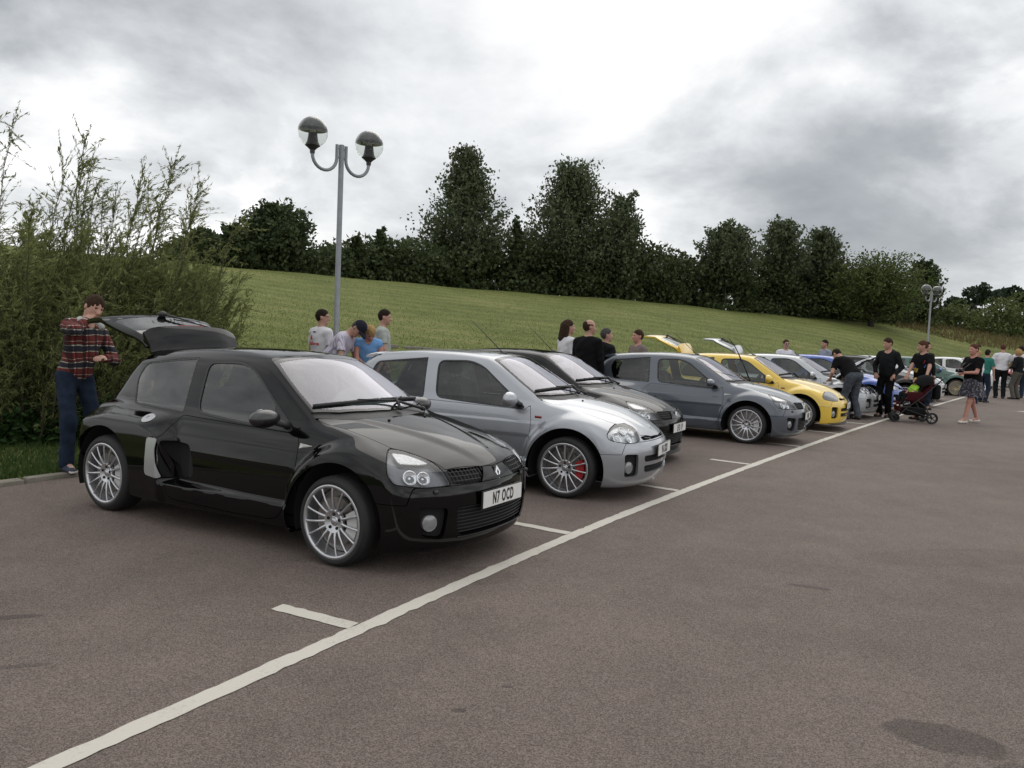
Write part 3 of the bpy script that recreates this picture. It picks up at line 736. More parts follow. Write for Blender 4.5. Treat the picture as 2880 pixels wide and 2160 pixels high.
# ------------------------------------------------------------------ car building
def mir(poly): return list(poly) + [(a, -b) for a, b in reversed(poly) if abs(b) > 1e-9]
def ctr_plane(P): return lambda V: P(V)
class Recs:
    def __init__(s): s.r = []
    def add(s, name, me, key, par=None, loc=None, rot=None): s.r.append((name, me, key, par, loc, rot)); return len(s.r) - 1
def hatch_wheel(rear=False):
    """one 15-spoke wheel facing -y, origin at the hub; returns meshes"""
    Rt = .318 if rear else .308; wd = .235 if rear else .205; Rl = .252
    out = -.5 * wd
    g = Geo()   # tyre
    g.lathe([(Rl - .012, out + .016), (Rl - .002, out + .004), (Rl + .012, out - .003), (Rl + .030, out + .001), (Rt - .017, out + .014), (Rt - .005, out + .030), (Rt, out + .052), (Rt, -out - .05), (Rt - .006, -out - .03), (Rt - .03, -out - .005), (Rl, -out)], 48, axis='y')
    for k in (-.055, -.02, .02, .055): g.lathe([(Rt + .0005, k - .004), (Rt - .006, k), (Rt + .0005, k + .004)], 48, axis='y')
    tyre = g.smooth_mesh('tyre', 40)
    g = Geo()   # rim with lip, barrel, spokes and hub
    g.lathe([(Rl + .002, out + .012), (Rl + .003, out + .003), (Rl - .006, out - .001), (Rl - .016, out + .001), (Rl - .021, out + .007), (Rl - .022, out + .022), (Rl - .030, out + .06), (Rl - .034, -out - .03), (Rl - .005, -out)], 48, axis='y')
    g.lathe([(.0, out + .030), (.028, out + .030), (.031, out + .034), (.034, out + .036), (.066, out + .026), (.077, out + .022), (.084, out + .027), (.086, out + .045), (.05, out + .05)], 36, axis='y')
    for k in range(15):
        a = 2 * math.pi * k / 15 + .1; M = Matrix.Rotation(a, 4, 'Y')
        V = []; F = []
        for (r, yy, w, t) in ((.074, .022, .0105, .016), (.11, .011, .0082, .015), (.16, .0045, .0066, .014), (.205, .003, .0062, .012), (Rl - .014, .004, .0095, .012)):
            V += [(r, out + yy + t, -w), (r, out + yy + .0045, -w), (r, out + yy, -w * .35), (r, out + yy, w * .35), (r, out + yy + .0045, w), (r, out + yy + t, w)]
        for i in range(4):
            for q in range(5): F.append([i * 6 + q, i * 6 + q + 1, i * 6 + q + 7, i * 6 + q + 6])
        g.add(V, F, M)
    rim = g.smooth_mesh('wheel', 40)
    g = Geo()
    for k in range(5):
        a = 2 * math.pi * k / 5 + .3
        g.lathe([(0, -.001), (.0105, -.001), (.0125, .006)], 12, Matrix.Translation((.052 * math.cos(a), out + .0255, .052 * math.sin(a))), axis='y')
    bolts = g.mesh('wheel_bolt')
    g = Geo(); g.lathe([(0, .0), (.02, .0), (.022, .003), (.022, .012)], 20, Matrix.Translation((0, out + .0275, 0)), axis='y')
    g.prism([(-.006, 0), (0, -.013), (.006, 0), (0, .013)], out + .0255, out + .028, axes='xzy'); cap = g.mesh('hub_cap')
    g = Geo(); g.lathe([(.06, .055 + out), (.165, .055 + out), (.165, .08 + out), (.06, .08 + out)], 36, axis='y', close=True)
    g.lathe([(0, .10 + out), (.215, .10 + out)], 36, axis='y'); disc = g.smooth_mesh('brake_disc')
    g = Geo(); pts = []
    for rr, rng in ((.205, range(-30, 31, 10)), (.12, range(30, -31, -10))): pts += [(rr * math.cos(R(q)), rr * math.sin(R(q))) for q in rng]
    g.prism(pts, out + .030, out + .085, axes='xzy'); cal = g.mesh('brake_caliper')
    return tyre, rim, bolts, cap, disc, cal
WHEELS = {}
def build_hatch(ph, res=.0185):
    B = Hatch(ph); C = Recs()
    V, F = nets(B, (-3.12, -1.0, .09), (.90, 1.0, 1.47), res); m = (V, F)
    def cut(m, g, gap=.0024):
        a, b = split(m[0], m[1], g(m[0]) + gap, B)
        if gap <= 0 or len(b[1]) == 0: return a, b
        _, b = split(b[0], b[1], g(b[0]) - gap, B)
        return a, b
    def panel(m, name, off=0.0, thick=.012):
        N = normals_of(B, m[0]); Vv = m[0] + N * off
        if thick > 0:
            V2, F2 = skirt(Vv, m[1], N, thick)
            # the folded edge gets its own flat normals
            me = mesh_np(name, V2, F2); NN = np.zeros((len(V2), 3)); NN[:len(N)] = N
            e = boundary(m[1]); n0 = len(m[1])
            nl = NN[F2.ravel()].reshape(-1, 3, 3)
            P3 = V2[F2[n0:]]; fn = np.cross(P3[:, 1] - P3[:, 0], P3[:, 2] - P3[:, 0]); fn /= np.maximum(np.linalg.norm(fn, axis=1), 1e-9)[:, None]
            nl[n0:] = fn[:, None, :]
            me.normals_split_custom_set(nl.reshape(-1, 3).tolist())
        else: me = mesh_np(name, Vv, m[1], N=N)
        return me
    pl = lambda poly, z0: (lambda V: np.maximum(polysd(V[:, 0], V[:, 1], poly), z0 - V[:, 2]))
    sd = lambda poly, s: (lambda V: np.maximum(polysd(V[:, 0], V[:, 2], poly), .35 - V[:, 1] * s))
    fr = lambda poly, x0: (lambda V: np.maximum(polysd(V[:, 1], V[:, 2], poly), x0 - V[:, 0]))
    def front_pt(y, z, inset=0.0):
        y = np.atleast_1d(np.asarray(y, float)); z = np.broadcast_to(np.asarray(z, float), y.shape); lo, hi = np.full(y.shape, .2), np.full(y.shape, 1.0)
        for _ in range(26):
            md = (lo + hi) / 2; i = B(md, y, z) < 0; lo = np.where(i, md, lo); hi = np.where(i, hi, md)
        return [(a - inset, b, c) for a, b, c in zip(lo, y, z)]
    def top_pt(x, y, up=0.0):
        x = np.atleast_1d(np.asarray(x, float)); y = np.broadcast_to(np.asarray(y, float), x.shape); lo, hi = np.full(x.shape, .5), np.full(x.shape, 1.6)
        for _ in range(26):
            md = (lo + hi) / 2; i = B(x, y, md) < 0; lo = np.where(i, md, lo); hi = np.where(i, hi, md)
        return [(a, b, c + up) for a, b, c in zip(x, y, lo)]
    def side_pt(x, z, s, out=0.0):
        lo, hi = .3, 1.1
        for _ in range(26):
            md = (lo + hi) / 2
            if B(np.array([x]), np.array([md]), np.array([z]))[0] < 0: lo = md
            else: hi = md
        return (x, s * (lo + out), z)
    # wheel openings
    for cx, cz, ra in ((0, .305, .402), (-WB, .315, .405)):
        _, m = cut(m, lambda V: np.maximum(np.hypot(V[:, 0] - cx, V[:, 2] - cz) - ra, .52 - np.abs(V[:, 1])), 0)
    # bonnet, cowl, windscreen
    if ph == 2: hp = [(.738, 0), (.722, .14), (.64, .462), (.56, .474), (.46, .505), (.36, .545), (.28, .597), (.05, .612), (-.16, .625), (-.33, .655), (-.37, .662), (-.27, .52), (-.17, .35), (-.115, .15), (-.10, 0)]
    else: hp = [(.728, 0), (.708, .2), (.640, .405), (.56, .352), (.47, .392), (.425, .52), (.35, .575), (.25, .60), (.05, .612), (-.16, .625), (-.33, .655), (-.37, .662), (-.27, .52), (-.17, .35), (-.115, .15), (-.10, 0)]
    hood, m = cut(m, pl(mir(hp), .57)); HB = Vector((-.15, 0, .965)); me = panel(hood, 'bonnet'); me.transform(Matrix.Translation(-HB)); hi_ = C.add('bonnet', me, 'paint', None, tuple(HB))
    Nn = normals_of(B, hood[0]); me = mesh_np('bonnet_lining', hood[0] - Nn * .03, hood[1][:, ::-1]); me.transform(Matrix.Translation(-HB)); C.add('bonnet_lining', me, 'trim', hi_)
    g = Geo(); g.box((.22, 0, .60), (.66, .80, .10), bev=.03); C.add('luggage_tray', g.smooth_mesh('luggage_tray'), 'well')
    wp = [(-.235, 0), (-.258, .2), (-.325, .45), (-.42, .640), (-.62, .602), (-.82, .552), (-.985, .495), (-.978, .3), (-.962, 0)]
    ws, m = cut(m, pl(mir(wp), .9), .0015)
    wi = pl(mir([(-.262, 0), (-.285, .2), (-.35, .44), (-.435, .60), (-.62, .570), (-.80, .525), (-.935, .475), (-.93, .3), (-.915, 0)]), .9)
    gl, fritp = cut(ws, wi, 0)
    C.add('windscreen', panel(gl, 'windscreen', -.001, 0), 'screen'); C.add('windscreen_seal', panel(fritp, 'windscreen_seal', 0, .01), 'gloss')
    cp = [(-.112, 0), (-.127, .15), (-.18, .36), (-.28, .53), (-.375, .655), (-.425, .645), (-.335, .455), (-.268, .2), (-.245, 0)]
    cowl, m = cut(m, pl(mir(cp), .8), .001); C.add('scuttle_panel', panel(cowl, 'scuttle_panel', -.012, .01), 'trim')
    # side windows and doors
    dg = rpoly([(-1.572, .90), (-1.635, 1.30), (-1.24, 1.318), (-1.06, 1.262), (-.74, 1.035), (-.50, .872), (-.525, .852), (-1.05, .868)], [.09, .09, .10, .08, .2, .02, .02, .3])
    qg = rpoly([(-2.405, .905), (-2.50, 1.12), (-2.44, 1.245), (-1.775, 1.322), (-1.715, .888)], [.05, .12, .05, .01, .02])
    dp = rpoly([(-1.69, .873), (-1.795, .76), (-1.795, .69), (-1.70, .352), (-1.665, .235), (-1.0, .212), (-.56, .225), (-.46, .36), (-.425, .5), (-.408, .72), (-.445, .90), (-.50, .848)], [.02, .03, .02, .02, .05, .02, .08, .1, .1, .1, .02, .01])
    for s in (-1, 1):
        w_, m = cut(m, sd(dg, s), .001)
        i_, ring = cut(w_, lambda V: np.maximum(polysd(V[:, 0], V[:, 2], dg) + .017, V[:, 0] + .70 + 0.35 * (V[:, 2] - .86)), 0)
        gi = C.add('door_window', panel(i_, 'door_window', -.006, 0), 'glass'); C.add('window_seal', panel(ring, 'window_seal', .001, .012), 'trim')
        q_, m = cut(m, sd(qg, s), .001)
        i_, ring = cut(q_, lambda V: polysd(V[:, 0], V[:, 2], qg) + .012, 0)
        C.add('quarter_window', panel(i_, 'quarter_window', -.003, 0), 'glass'); C.add('window_seal', panel(ring, 'window_seal', 0, .012), 'trim')
        d_, m = cut(m, sd(dp, s))
        # the scoop at the rear edge of the door
        ip = rpoly([(-1.775, .675), (-1.53, .660), (-1.475, .46), (-1.50, .405), (-1.665, .375)], [.02, .05, .05, .03, .02])
        sc, d_ = cut(d_, sd(ip, s), .001)
        di = C.add('door', panel(d_, 'door'), 'paint')
        N = normals_of(B, sc[0]); dep = .05 * sstep(-1.50, -1.62, sc[0][:, 0]) + .008
        C.add('air_scoop', mesh_np('air_scoop', sc[0] - N * dep[:, None], sc[1]), 'well', di)
        tp = rpoly([(-1.925, .688), (-1.785, .692), (-1.812, .60), (-1.752, .378), (-1.925, .392)], [.03, .02, .1, .02, .03])
        op, m = cut(m, sd(rpoly([(-1.783, .690), (-1.70, .688), (-1.665, .372), (-1.750, .378), (-1.810, .60)], [.005, .02, .02, .005, .1]), s), .0008)
        if len(op[1]): C.add('intake_duct', mesh_np('intake_duct', op[0] - normals_of(B, op[0]) * .03, op[1]), 'well')
        it, m = cut(m, sd(tp, s), .001)
        C.add('intake_trim', panel(it, 'intake_trim', .004, .03), 'intake')
    # front bumper, lamps, grilles
    U = lambda V, s: .66 * V[:, 0] - .75 * V[:, 1] * s
    if ph == 2: lp = rpoly([(-.282, .812), (-.174, .800), (-.058, .762), (.023, .722), (.066, .672), (.104, .600), (.0, .592), (-.098, .592), (-.288, .612), (-.33, .67), (-.325, .74), (-.306, .785)], [.02, .05, .05, .05, .05, .012, .05, .05, .03, .03, .03, .02])
    else: lp = rpoly([(-.321, .67), (-.254, .725), (-.114, .765), (.010, .765), (.093, .722), (.104, .67), (.078, .60), (.010, .587), (-.112, .587), (-.267, .608), (-.315, .63)], .04)
    for s in (-1, 1):
        l_, m = cut(m, lambda V: np.maximum(polysd(U(V, s), V[:, 2], lp), np.maximum(.2 - V[:, 0], -V[:, 1] * s)), .002)
        bk = C.add('headlight', panel(l_, 'headlight', -.036, .0), 'lampback' if ph == 2 else 'lampchrome')
        ln, rg = cut(l_, lambda V: polysd(U(V, s), V[:, 2], lp) + .006, 0)
        C.add('lens', panel(ln, 'lens', -.001, 0), 'lens', bk); C.add('lamp_seal', panel(rg, 'lamp_seal', -.001, .03), 'trim', bk)
        def bowl(u, z, r, depth, key, nm):
            # a reflector facing forwards and outwards
            d = np.array([.80, .60 * s, 0]); d /= np.linalg.norm(d)
            x0 = .66 * u; y0 = -.75 * u * s; t = np.linspace(-.2, 1.2, 1400)
            pts = np.stack([x0 + t * .75, y0 + t * .66 * s, np.full_like(t, z)], 1)
            v = B(pts[:, 0], pts[:, 1], pts[:, 2]); k = np.where(v < 0)[0]
            if len(k) == 0: return
            nrm = normals_of(B, pts[k[-1]:k[-1] + 1])[0]; d = nrm * .75 + np.array([.25, 0, 0]); d /= np.linalg.norm(d); c = pts[k[-1]] - nrm * .016
            g = Geo(); g.lathe([(r * .84, .0), (r * .90, .005), (r * .98, .003), (r * 1.0, -.006), (r * .90, -.004), (r * .8, -.3 * depth), (r * .45, -.8 * depth), (r * .12, -depth)], 20)
            g.ball((0, 0, -depth * .55), r * .2, 8)
            q = Vector(d).to_track_quat('Z', 'Y').to_matrix().to_4x4()
            me = g.smooth_mesh(nm); me.transform(Matrix.Translation(Vector(c)) @ q)
            C.add(nm, me, key, bk)
        if ph == 2:
            bowl(-.175, .662, .052, .03, 'bulb', 'reflector'); bowl(-.085, .655, .048, .03, 'bulb', 'reflector')
            # ribbed clear indicator along the top
            tp = rpoly([(-.268, .795), (-.175, .785), (-.075, .755), (-.03, .735), (-.10, .732), (-.235, .742)], .012)
            t_, _ = cut(l_, lambda V: polysd(U(V, s), V[:, 2], tp), 0)
            if len(t_[1]): C.add('indicator', panel(t_, 'indicator', -.012, .008), 'ribbed', bk)
        else:
            bowl(-.085, .705, .05, .035, 'bulb', 'reflector'); bowl(.03, .69, .045, .035, 'bulb', 'reflector')
            bowl(-.20, .645, .065, .03, 'bulb', 'reflector')
            bowl(-.04, .63, .05, .02, 'bulb', 'reflector')
    if ph == 2:
        for s in (-1, 1):
            gp = rpoly([(s * .125, .688), (s * .40, .692), (s * .463, .688), (s * .474, .604), (s * .30, .592), (s * .215, .592)], .02)
            g_, m = cut(m, fr(gp, .5), .001)
            gi = C.add('grille', panel(g_, 'grille', -.03, 0), 'well')
            g = Geo()
            for z in (.618, .646, .672): g.tube(front_pt(np.linspace(.20, .466, 8) * s, z, .010), .0034, 6, flat=1.2)
            for y in np.arange(.15, .47, .033):
                zz = np.linspace(max(.597, .69 - (y - .12) / .095 * .098), .688, 5)
                g.tube([front_pt([y * s], z, .010)[0] for z in zz], .0034, 6)
            C.add('grille_mesh', g.mesh('grille_mesh'), 'trim', gi)
        lg = rpoly([(-.455, .452), (-.445, .30), (-.40, .248), (.40, .248), (.445, .30), (.455, .452)], [.02, .03, .03, .03, .03, .02])
        fp = rpoly([(.705, .470), (.675, .27), (.535, .235), (.52, .45)], [.03, .04, .04, .03]); slots = [lg]
        fogc = (.612, .352); fogr = .052
    else:
        gp = rpoly([(-.425, .636), (-.30, .643), (.0, .648), (.30, .643), (.425, .636), (.42, .603), (.2, .606), (0, .608), (-.2, .606), (-.42, .603)], .012)
        g_, m = cut(m, fr(gp, .5), .001); C.add('grille', panel(g_, 'grille', -.04, 0), 'well')
        slots = [rpoly([(-.475, .455), (-.465, .392), (.465, .392), (.475, .455)], .028), rpoly([(-.47, .355), (-.45, .283), (.45, .283), (.47, .355)], .03)]
        fp = rpoly([(.715, .482), (.70, .255), (.55, .255), (.565, .478)], .03); fogc = (.635, .345); fogr = .055
    bp = lambda V: polysd(V[:, 0], V[:, 2], [(.30, -.2), (.30, .482), (.555, .482), (.575, .592), (1.2, .598), (1.2, -.2)])
    bm, m = cut(m, bp)
    pk = []
    for sl in slots:
        p_, bm = cut(bm, fr(sl, .4), .001); pk.append(('lower_grille', p_, .035))
    for s in (-1, 1):
        p_, bm = cut(bm, fr([(a * s, b) for a, b in fp], .3), .001); pk.append(('fog_pocket', p_, .04))
    bi = C.add('front_bumper', panel(bm, 'front_bumper', 0, .03), 'paint')
    for nm, p_, d in pk: C.add(nm, panel(p_, nm, -d, 0), 'well', bi)
    if ph == 2:
        g = Geo()
        for z in np.arange(.272, .45, .024): g.tube(front_pt(np.linspace(-.44, .44, 17), z, .016), .0042, 6, flat=.8)
        C.add('grille_slat', g.mesh('grille_slat'), 'trim', bi)
        g = Geo(); g.tube(front_pt(np.linspace(-.43, .43, 17), .238, -.004), .006, 6); C.add('bumper_bead', g.mesh('bumper_bead'), 'paint', bi)
    for s in (-1, 1):
        c = front_pt([fogc[0] * s], fogc[1], .028)[0]
        q = Vector((.92, .39 * s, 0)).to_track_quat('Z', 'Y').to_matrix().to_4x4()
        g = Geo(); g.lathe([(0, -.03), (fogr * .5, -.022), (fogr * .9, .0), (fogr, .004), (fogr * 1.08, .0), (fogr * 1.1, -.03)], 24)
        me = g.smooth_mesh('fog_light'); me.transform(Matrix.Translation(c) @ q); fi = C.add('fog_light', me, 'fog', bi)
        g = Geo(); g.lathe([(0, .010), (fogr * .5, .009), (fogr * .98, .003)], 20); me = g.smooth_mesh('lens'); me.transform(Matrix.Translation(c) @ q); C.add('lens', me, 'fog', fi)
        if ph == 2:
            g = Geo(); g.ball(front_pt([.60 * s], .562, -.004)[0], (.016, .022, .016), 10); C.add('headlight_washer', g.mesh('headlight_washer'), 'trim', bi)
    # lip under the bumper
    g = Geo(); yy = np.linspace(-.70, .70, 25); pt = front_pt(yy, .19, .0)
    V2 = [(a - .02, b, .165) for a, b, c in pt] + [(a + .022, b, .142) for a, b, c in pt] + [(a + .020, b, .130) for a, b, c in pt] + [(a - .08, b, .128) for a, b, c in pt]
    n = len(pt); F2 = [[r_ * n + k, r_ * n + k + 1, (r_ + 1) * n + k + 1, (r_ + 1) * n + k] for r_ in range(3) for k in range(n - 1)]
    g.add(V2, [f[::-1] for f in F2]); C.add('front_splitter', g.smooth_mesh('front_splitter'), 'lip', bi)
    # badge
    zc = .635 if ph == 2 else .70
    c = Vector(front_pt([0.0], zc, -.006)[0]); tilt = R(16) if ph == 2 else R(48)
    g = Geo(); W2, H2 = .030, .046; w2, h2 = .013, .024
    o_ = [(0, -H2), (W2, 0), (0, H2), (-W2, 0)]; i_ = [(0, -h2), (w2, 0), (0, h2), (-w2, 0)]
    Vb = [(0, a, b) for a, b in o_] + [(0, a, b) for a, b in i_] + [(-.012, a * 1.1, b * 1.1) for a, b in o_] + [(-.012, a, b) for a, b in i_]
    Fb = []
    for k in range(4): j = (k + 1) % 4; Fb += [[k, j, 4 + j, 4 + k], [j, k, 8 + k, 8 + j], [4 + k, 4 + j, 12 + j, 12 + k]]
    g.add(Vb, Fb, Matrix.Translation(c) @ Matrix.Rotation(-tilt, 4, 'Y'), False); C.add('badge', g.mesh('badge'), 'chrome')
    if ph == 2:
        g = Geo(); g.prism([(-.052, -.005), (0, -.075), (.052, -.005), (.0, .065)], -.014, -.006, Matrix.Translation(c) @ Matrix.Rotation(-tilt, 4, 'Y'), axes='yzx'); C.add('badge_backing', g.mesh('badge_backing'), 'gloss')
    # number plate
    xp = front_pt([.0], .475, 0)[0][0] + .012
    g = Geo(); g.box((xp, 0, .475 if ph == 2 else .492), (.008, .52, .111), bev=0); C.add('number_plate', g.mesh('number_plate'), 'plate')
    g = Geo(); g.box((xp - .006, 0, .475 if ph == 2 else .492), (.01, .535, .124)); C.add('plate_surround', g.mesh('plate_surround'), 'trim')
    C.plate = (xp + .0045, .475 if ph == 2 else .492)
    # tailgate on its hinge
    yb = spl([(.5, .50), (.9, .565), (1.1, .545), (1.25, .50), (1.45, .44)], .03)
    HG = Vector((-2.47, 0, 1.355))
    tg = lambda V: np.maximum(np.maximum(V[:, 0] + 2.49 + .04 * np.abs(V[:, 1]), np.abs(V[:, 1]) - yb(V[:, 2])), .56 - V[:, 2])
    t_, m = cut(m, tg, .004)
    rg_ = rpoly([(-.50, .93), (-.455, 1.235), (.455, 1.235), (.50, .93)], .05)
    rw, t_ = cut(t_, lambda V: np.maximum(polysd(V[:, 1], V[:, 2], rg_), V[:, 0] + 2.4), .001)
    me = panel(t_, 'tailgate', 0, .03); me.transform(Matrix.Translation(-HG)); ti = C.add('tailgate', me, 'paint', None, tuple(HG))
    me = panel(rw, 'rear_window', -.002, .004); me.transform(Matrix.Translation(-HG)); C.add('rear_window', me, 'rearglass', ti)
    # inner skin of the tailgate
    Nn = normals_of(B, t_[0]); me = mesh_np('inner_trim', t_[0] - Nn * .035, t_[1][:, ::-1]); me.transform(Matrix.Translation(-HG)); C.add('inner_trim', me, 'trim', ti)
    g = Geo(); ys = np.linspace(-.47, .47, 15); Vs = []; Fs = []
    def rr(y): return [(-2.475, .004), (-2.54, .016), (-2.66, .008), (-2.705, -.008), (-2.702, -.022), (-2.62, -.03), (-2.55, -.014)]
    for y in ys:
        e = (abs(y) / .47) ** 6; z0 = 1.350 - .07 * y * y
        for (x, dz) in rr(y): Vs.append((x + .05 * e * (1 if x < -2.6 else .3) + .02 * abs(y), y * (1 if x > -2.6 else 1.03), z0 + dz * (.8 if dz > 0 else 1) - .012 * e + (x + 2.475) * .10))
    k = 7
    for i in range(len(ys) - 1):
        for q in range(k): Fs.append([i * k + q, i * k + (q + 1) % k, (i + 1) * k + (q + 1) % k, (i + 1) * k + q])
    Fs += [list(range(k)), [(len(ys) - 1) * k + q for q in range(k - 1, -1, -1)]]
    g.add(Vs, Fs); me = g.smooth_mesh('spoiler', 50); me.transform(Matrix.Translation(-HG)); si = C.add('spoiler', me, 'spoiler', ti)
    g = Geo(); g.box((-2.702, 0, 1.310), (.02, .26, .014)); me = g.mesh('brake_light'); me.transform(Matrix.Translation(-HG)); C.add('brake_light', me, 'tail', si)
    def rear_pt(y, z, out):
        lo, hi = -3.2, -2.2
        for _ in range(26):
            md = (lo + hi) / 2
            if B(np.array([md]), np.array([y]), np.array([z]))[0] < 0: hi = md
            else: lo = md
        return (hi - out, y, z)
    g = Geo(); g.tube([rear_pt(.02, .93, .03), rear_pt(.10, 1.0, .035), rear_pt(.22, 1.10, .03)], [.014, .009, .006], 8)
    g.tube([rear_pt(.05, 1.03, .022), rear_pt(.17, 1.08, .026), rear_pt(.38, 1.16, .022)], .007, 6); g.ball(rear_pt(.02, .93, .03), (.03, .05, .03), 10)
    me = g.mesh('rear_wiper'); me.transform(Matrix.Translation(-HG)); C.add('rear_wiper', me, 'trim', ti)
    # rear lamps
    for s in (-1, 1):
        rl = rpoly([(s * .585, .60), (s * .70, .61), (s * .68, .82), (s * .60, .86)], .03)
        l_, m = cut(m, lambda V: np.maximum(polysd(V[:, 1], V[:, 2], rl), V[:, 0] + 2.6), .001); C.add('tail_light', panel(l_, 'tail_light', .004, .02), 'tail')
    C.add('body_shell', panel(m, 'body_shell', 0, .014), 'paint')
    # wells, floor, cabin
    for cx, cz in ((0, .305), (-WB, .315)):
        for s in (-1, 1):
            g = Geo(); Vw = []; Fw = []; q = 18
            for yy in (.50, .87):
                for k in range(q + 1):
                    a = R(-20 + 220 * k / q); Vw.append((cx + .412 * math.cos(a), s * (yy if yy < .8 else .80 if cx == 0 else .84), cz + .412 * math.sin(a)))
            for k in range(q): Fw.append([k, k + 1, q + 2 + k, q + 1 + k])
            Vw.append((cx, s * .50, cz)); Fw += [[k, len(Vw) - 1, k + 1] for k in range(q)]
            g.add(Vw, Fw); C.add('wheel_well', g.mesh('wheel_well'), 'well')
    g = Geo(); g.box((-1.2, 0, .20), (3.5, 1.0, .06)); g.box((-1.27, 0, .21), (1.66, 1.5, .06)); C.add('underbody', g.mesh('underbody'), 'well')
    g = Geo(); g.box((-1.3, 0, .26), (1.7, 1.40, .02)); g.box((-2.08, 0, .60), (.06, 1.30, .56), bev=.02); g.box((-2.38, 0, .78), (.62, 1.16, .16), bev=.04)
    for s in (-1, 1): g.box((-1.15, s * .715, .56), (1.35, .03, .60), bev=.01)
    C.add('cabin_trim', g.smooth_mesh('cabin_trim'), 'dark')
    g = Geo(); g.box((-.56, 0, .80), (.46, 1.28, .22), bev=.06); g.box((-.72, -.36, .90), (.20, .40, .08), bev=.03); g.box((-.80, 0, .55), (.34, .24, .5), bev=.03)
    C.add('dashboard', g.smooth_mesh('dashboard'), 'dark')
    g = Geo(); Ms = Matrix.Translation((-.93, -.36, .86)) @ Matrix.Rotation(R(-66), 4, 'Y'); Vt = [(.175 * math.cos(a), .175 * math.sin(a), 0) for a in np.linspace(0, 2 * math.pi, 25)]
    g.tube(Vt, .014, 8, Ms, cap=False); g.box((0, 0, -.01), (.10, .12, .04), Ms, .02); g.tube([(-.17, 0, 0), (.17, 0, 0)], .015, 6, Ms); g.tube([(0, 0, 0), (0, 0, -.25)], .03, 8, Ms)
    C.add('steering_wheel', g.mesh('steering_wheel'), 'dark')
    for s in (-1, 1):
        g = Geo(); g.box((-1.38, s * .36, .46), (.52, .50, .18), bev=.07)
        M1 = Matrix.Translation((-1.66, s * .36, .50)) @ Matrix.Rotation(R(-20), 4, 'Y')
        g.box((0, 0, .29), (.15, .50, .62), M1, .07); g.box((.05, .20, .27), (.12, .10, .5), M1, .045); g.box((.05, -.20, .27), (.12, .10, .5), M1, .045)
        si = C.add('seat', g.smooth_mesh('seat'), 'seat')
        g = Geo(); g.box((.0, 0, .74), (.11, .27, .19), M1, .05); g.tube([(0, .06, .55), (0, .06, .7)], .008, 6, M1); g.tube([(0, -.06, .55), (0, -.06, .7)], .008, 6, M1)
        C.add('headrest', g.smooth_mesh('headrest'), 'seat', si)
    g = Geo(); g.ball((-.98, 0, 1.265), (.02, .10, .032), 12); C.add('rear_view_mirror', g.mesh('rear_view_mirror'), 'dark')
    # door mirrors
    for s in (-1, 1):
        e = (.075, .132, .066) if ph == 2 else (.085, .125, .080)
        c = (-.61, s * .905, .955)
        fm = lambda x, y, z: smax((np.sqrt(((x - c[0]) / e[0]) ** 2 + ((y - c[1]) / e[1]) ** 2 + ((z - c[2]) / e[2]) ** 2) - 1) * .08, (c[0] - .025 - x), .02)
        Vm, Fm = nets(fm, (c[0] - .1, c[1] - .14, c[2] - .1), (c[0] + .1, c[1] + .14, c[2] + .1), .014)
        mi = C.add('door_mirror', mesh_np('door_mirror', Vm, Fm), 'mirror')
        g = Geo(); g.tube([(-.59, s * .83, .930), (-.565, s * .76, .905), (-.57, s * .70, .885)], [.036, .03, .045], 10, flat=.8); C.add('mirror_arm', g.mesh('mirror_arm'), 'trim', mi)
        g = Geo(); g.lathe([(0, 0), (.06, 0), (.063, .003)], 20, Matrix.Translation((c[0] - .027, c[1], c[2])) @ Matrix.Diagonal((1, 1.5, 1, 1)) @ Matrix.Rotation(R(-90), 4, 'Y')); C.add('mirror_glass', g.mesh('mirror_glass'), 'chrome', mi)
    # side repeaters
    for s in (-1, 1):
        g = Geo()
        if ph == 2:
            pts = [side_pt(-.405, .752, s, .004), side_pt(-.285, .778, s, .004), side_pt(-.40, .790, s, .004)]; cc = side_pt(-.36, .772, s, .010)
            back = [(a, b - s * .012, c_) for a, b, c_ in pts]; g.add(pts + [cc] + back, [[0, 1, 3], [1, 2, 3], [2, 0, 3], [0, 1, 5, 4], [1, 2, 6, 5], [2, 0, 4, 6]], None, False)
            C.add('side_repeater', g.mesh('side_repeater'), 'indclear')
        else:
            g.box(side_pt(-.34, .785, s, .001), (.075, .014, .026), bev=.006); C.add('side_repeater', g.mesh('side_repeater'), 'indred')
    # fuel flap on the right-hand haunch
    c = side_pt(-2.03, .825, -1, .003); q = Vector(normals_of(B, np.array([c]))[0]).to_track_quat('Z', 'Y').to_matrix().to_4x4()
    g = Geo(); g.lathe([(0, .002), (.012, .002), (.014, .008), (.02, .003), (.052, .003), (.058, -.002)], 28); me = g.smooth_mesh('fuel_cap'); me.transform(Matrix.Translation(c) @ q); C.add('fuel_cap', me, 'fuel')
    # wipers
    for y0, y1, py, ux in ((.02, .62, .10, 0), (-.60, .0, -.06, 1)):
        yy = np.linspace(y0, y1, 9); xx = -.285 - .30 * yy ** 2 - .055
        bl = top_pt(xx, yy, .014); g = Geo(); g.tube(bl, .009, 6, flat=1.6)
        md = bl[5 if ux else 4]; pv = top_pt([-.20], [py - (.36 if not ux else -.44)], .02)[0]
        if not ux: pv = top_pt([-.215], [.12], .02)[0]
        else: pv = top_pt([-.25], [.46], .02)[0]
        arm = [pv, tuple((np.array(pv) * .5 + np.array(bl[2 if not ux else 6]) * .5) + np.array([0, 0, .035])), tuple(np.array(md) + np.array([0, 0, .014]))]
        g.tube(arm, [.014, .010, .007], 6); g.ball(pv, (.025, .025, .02), 8)
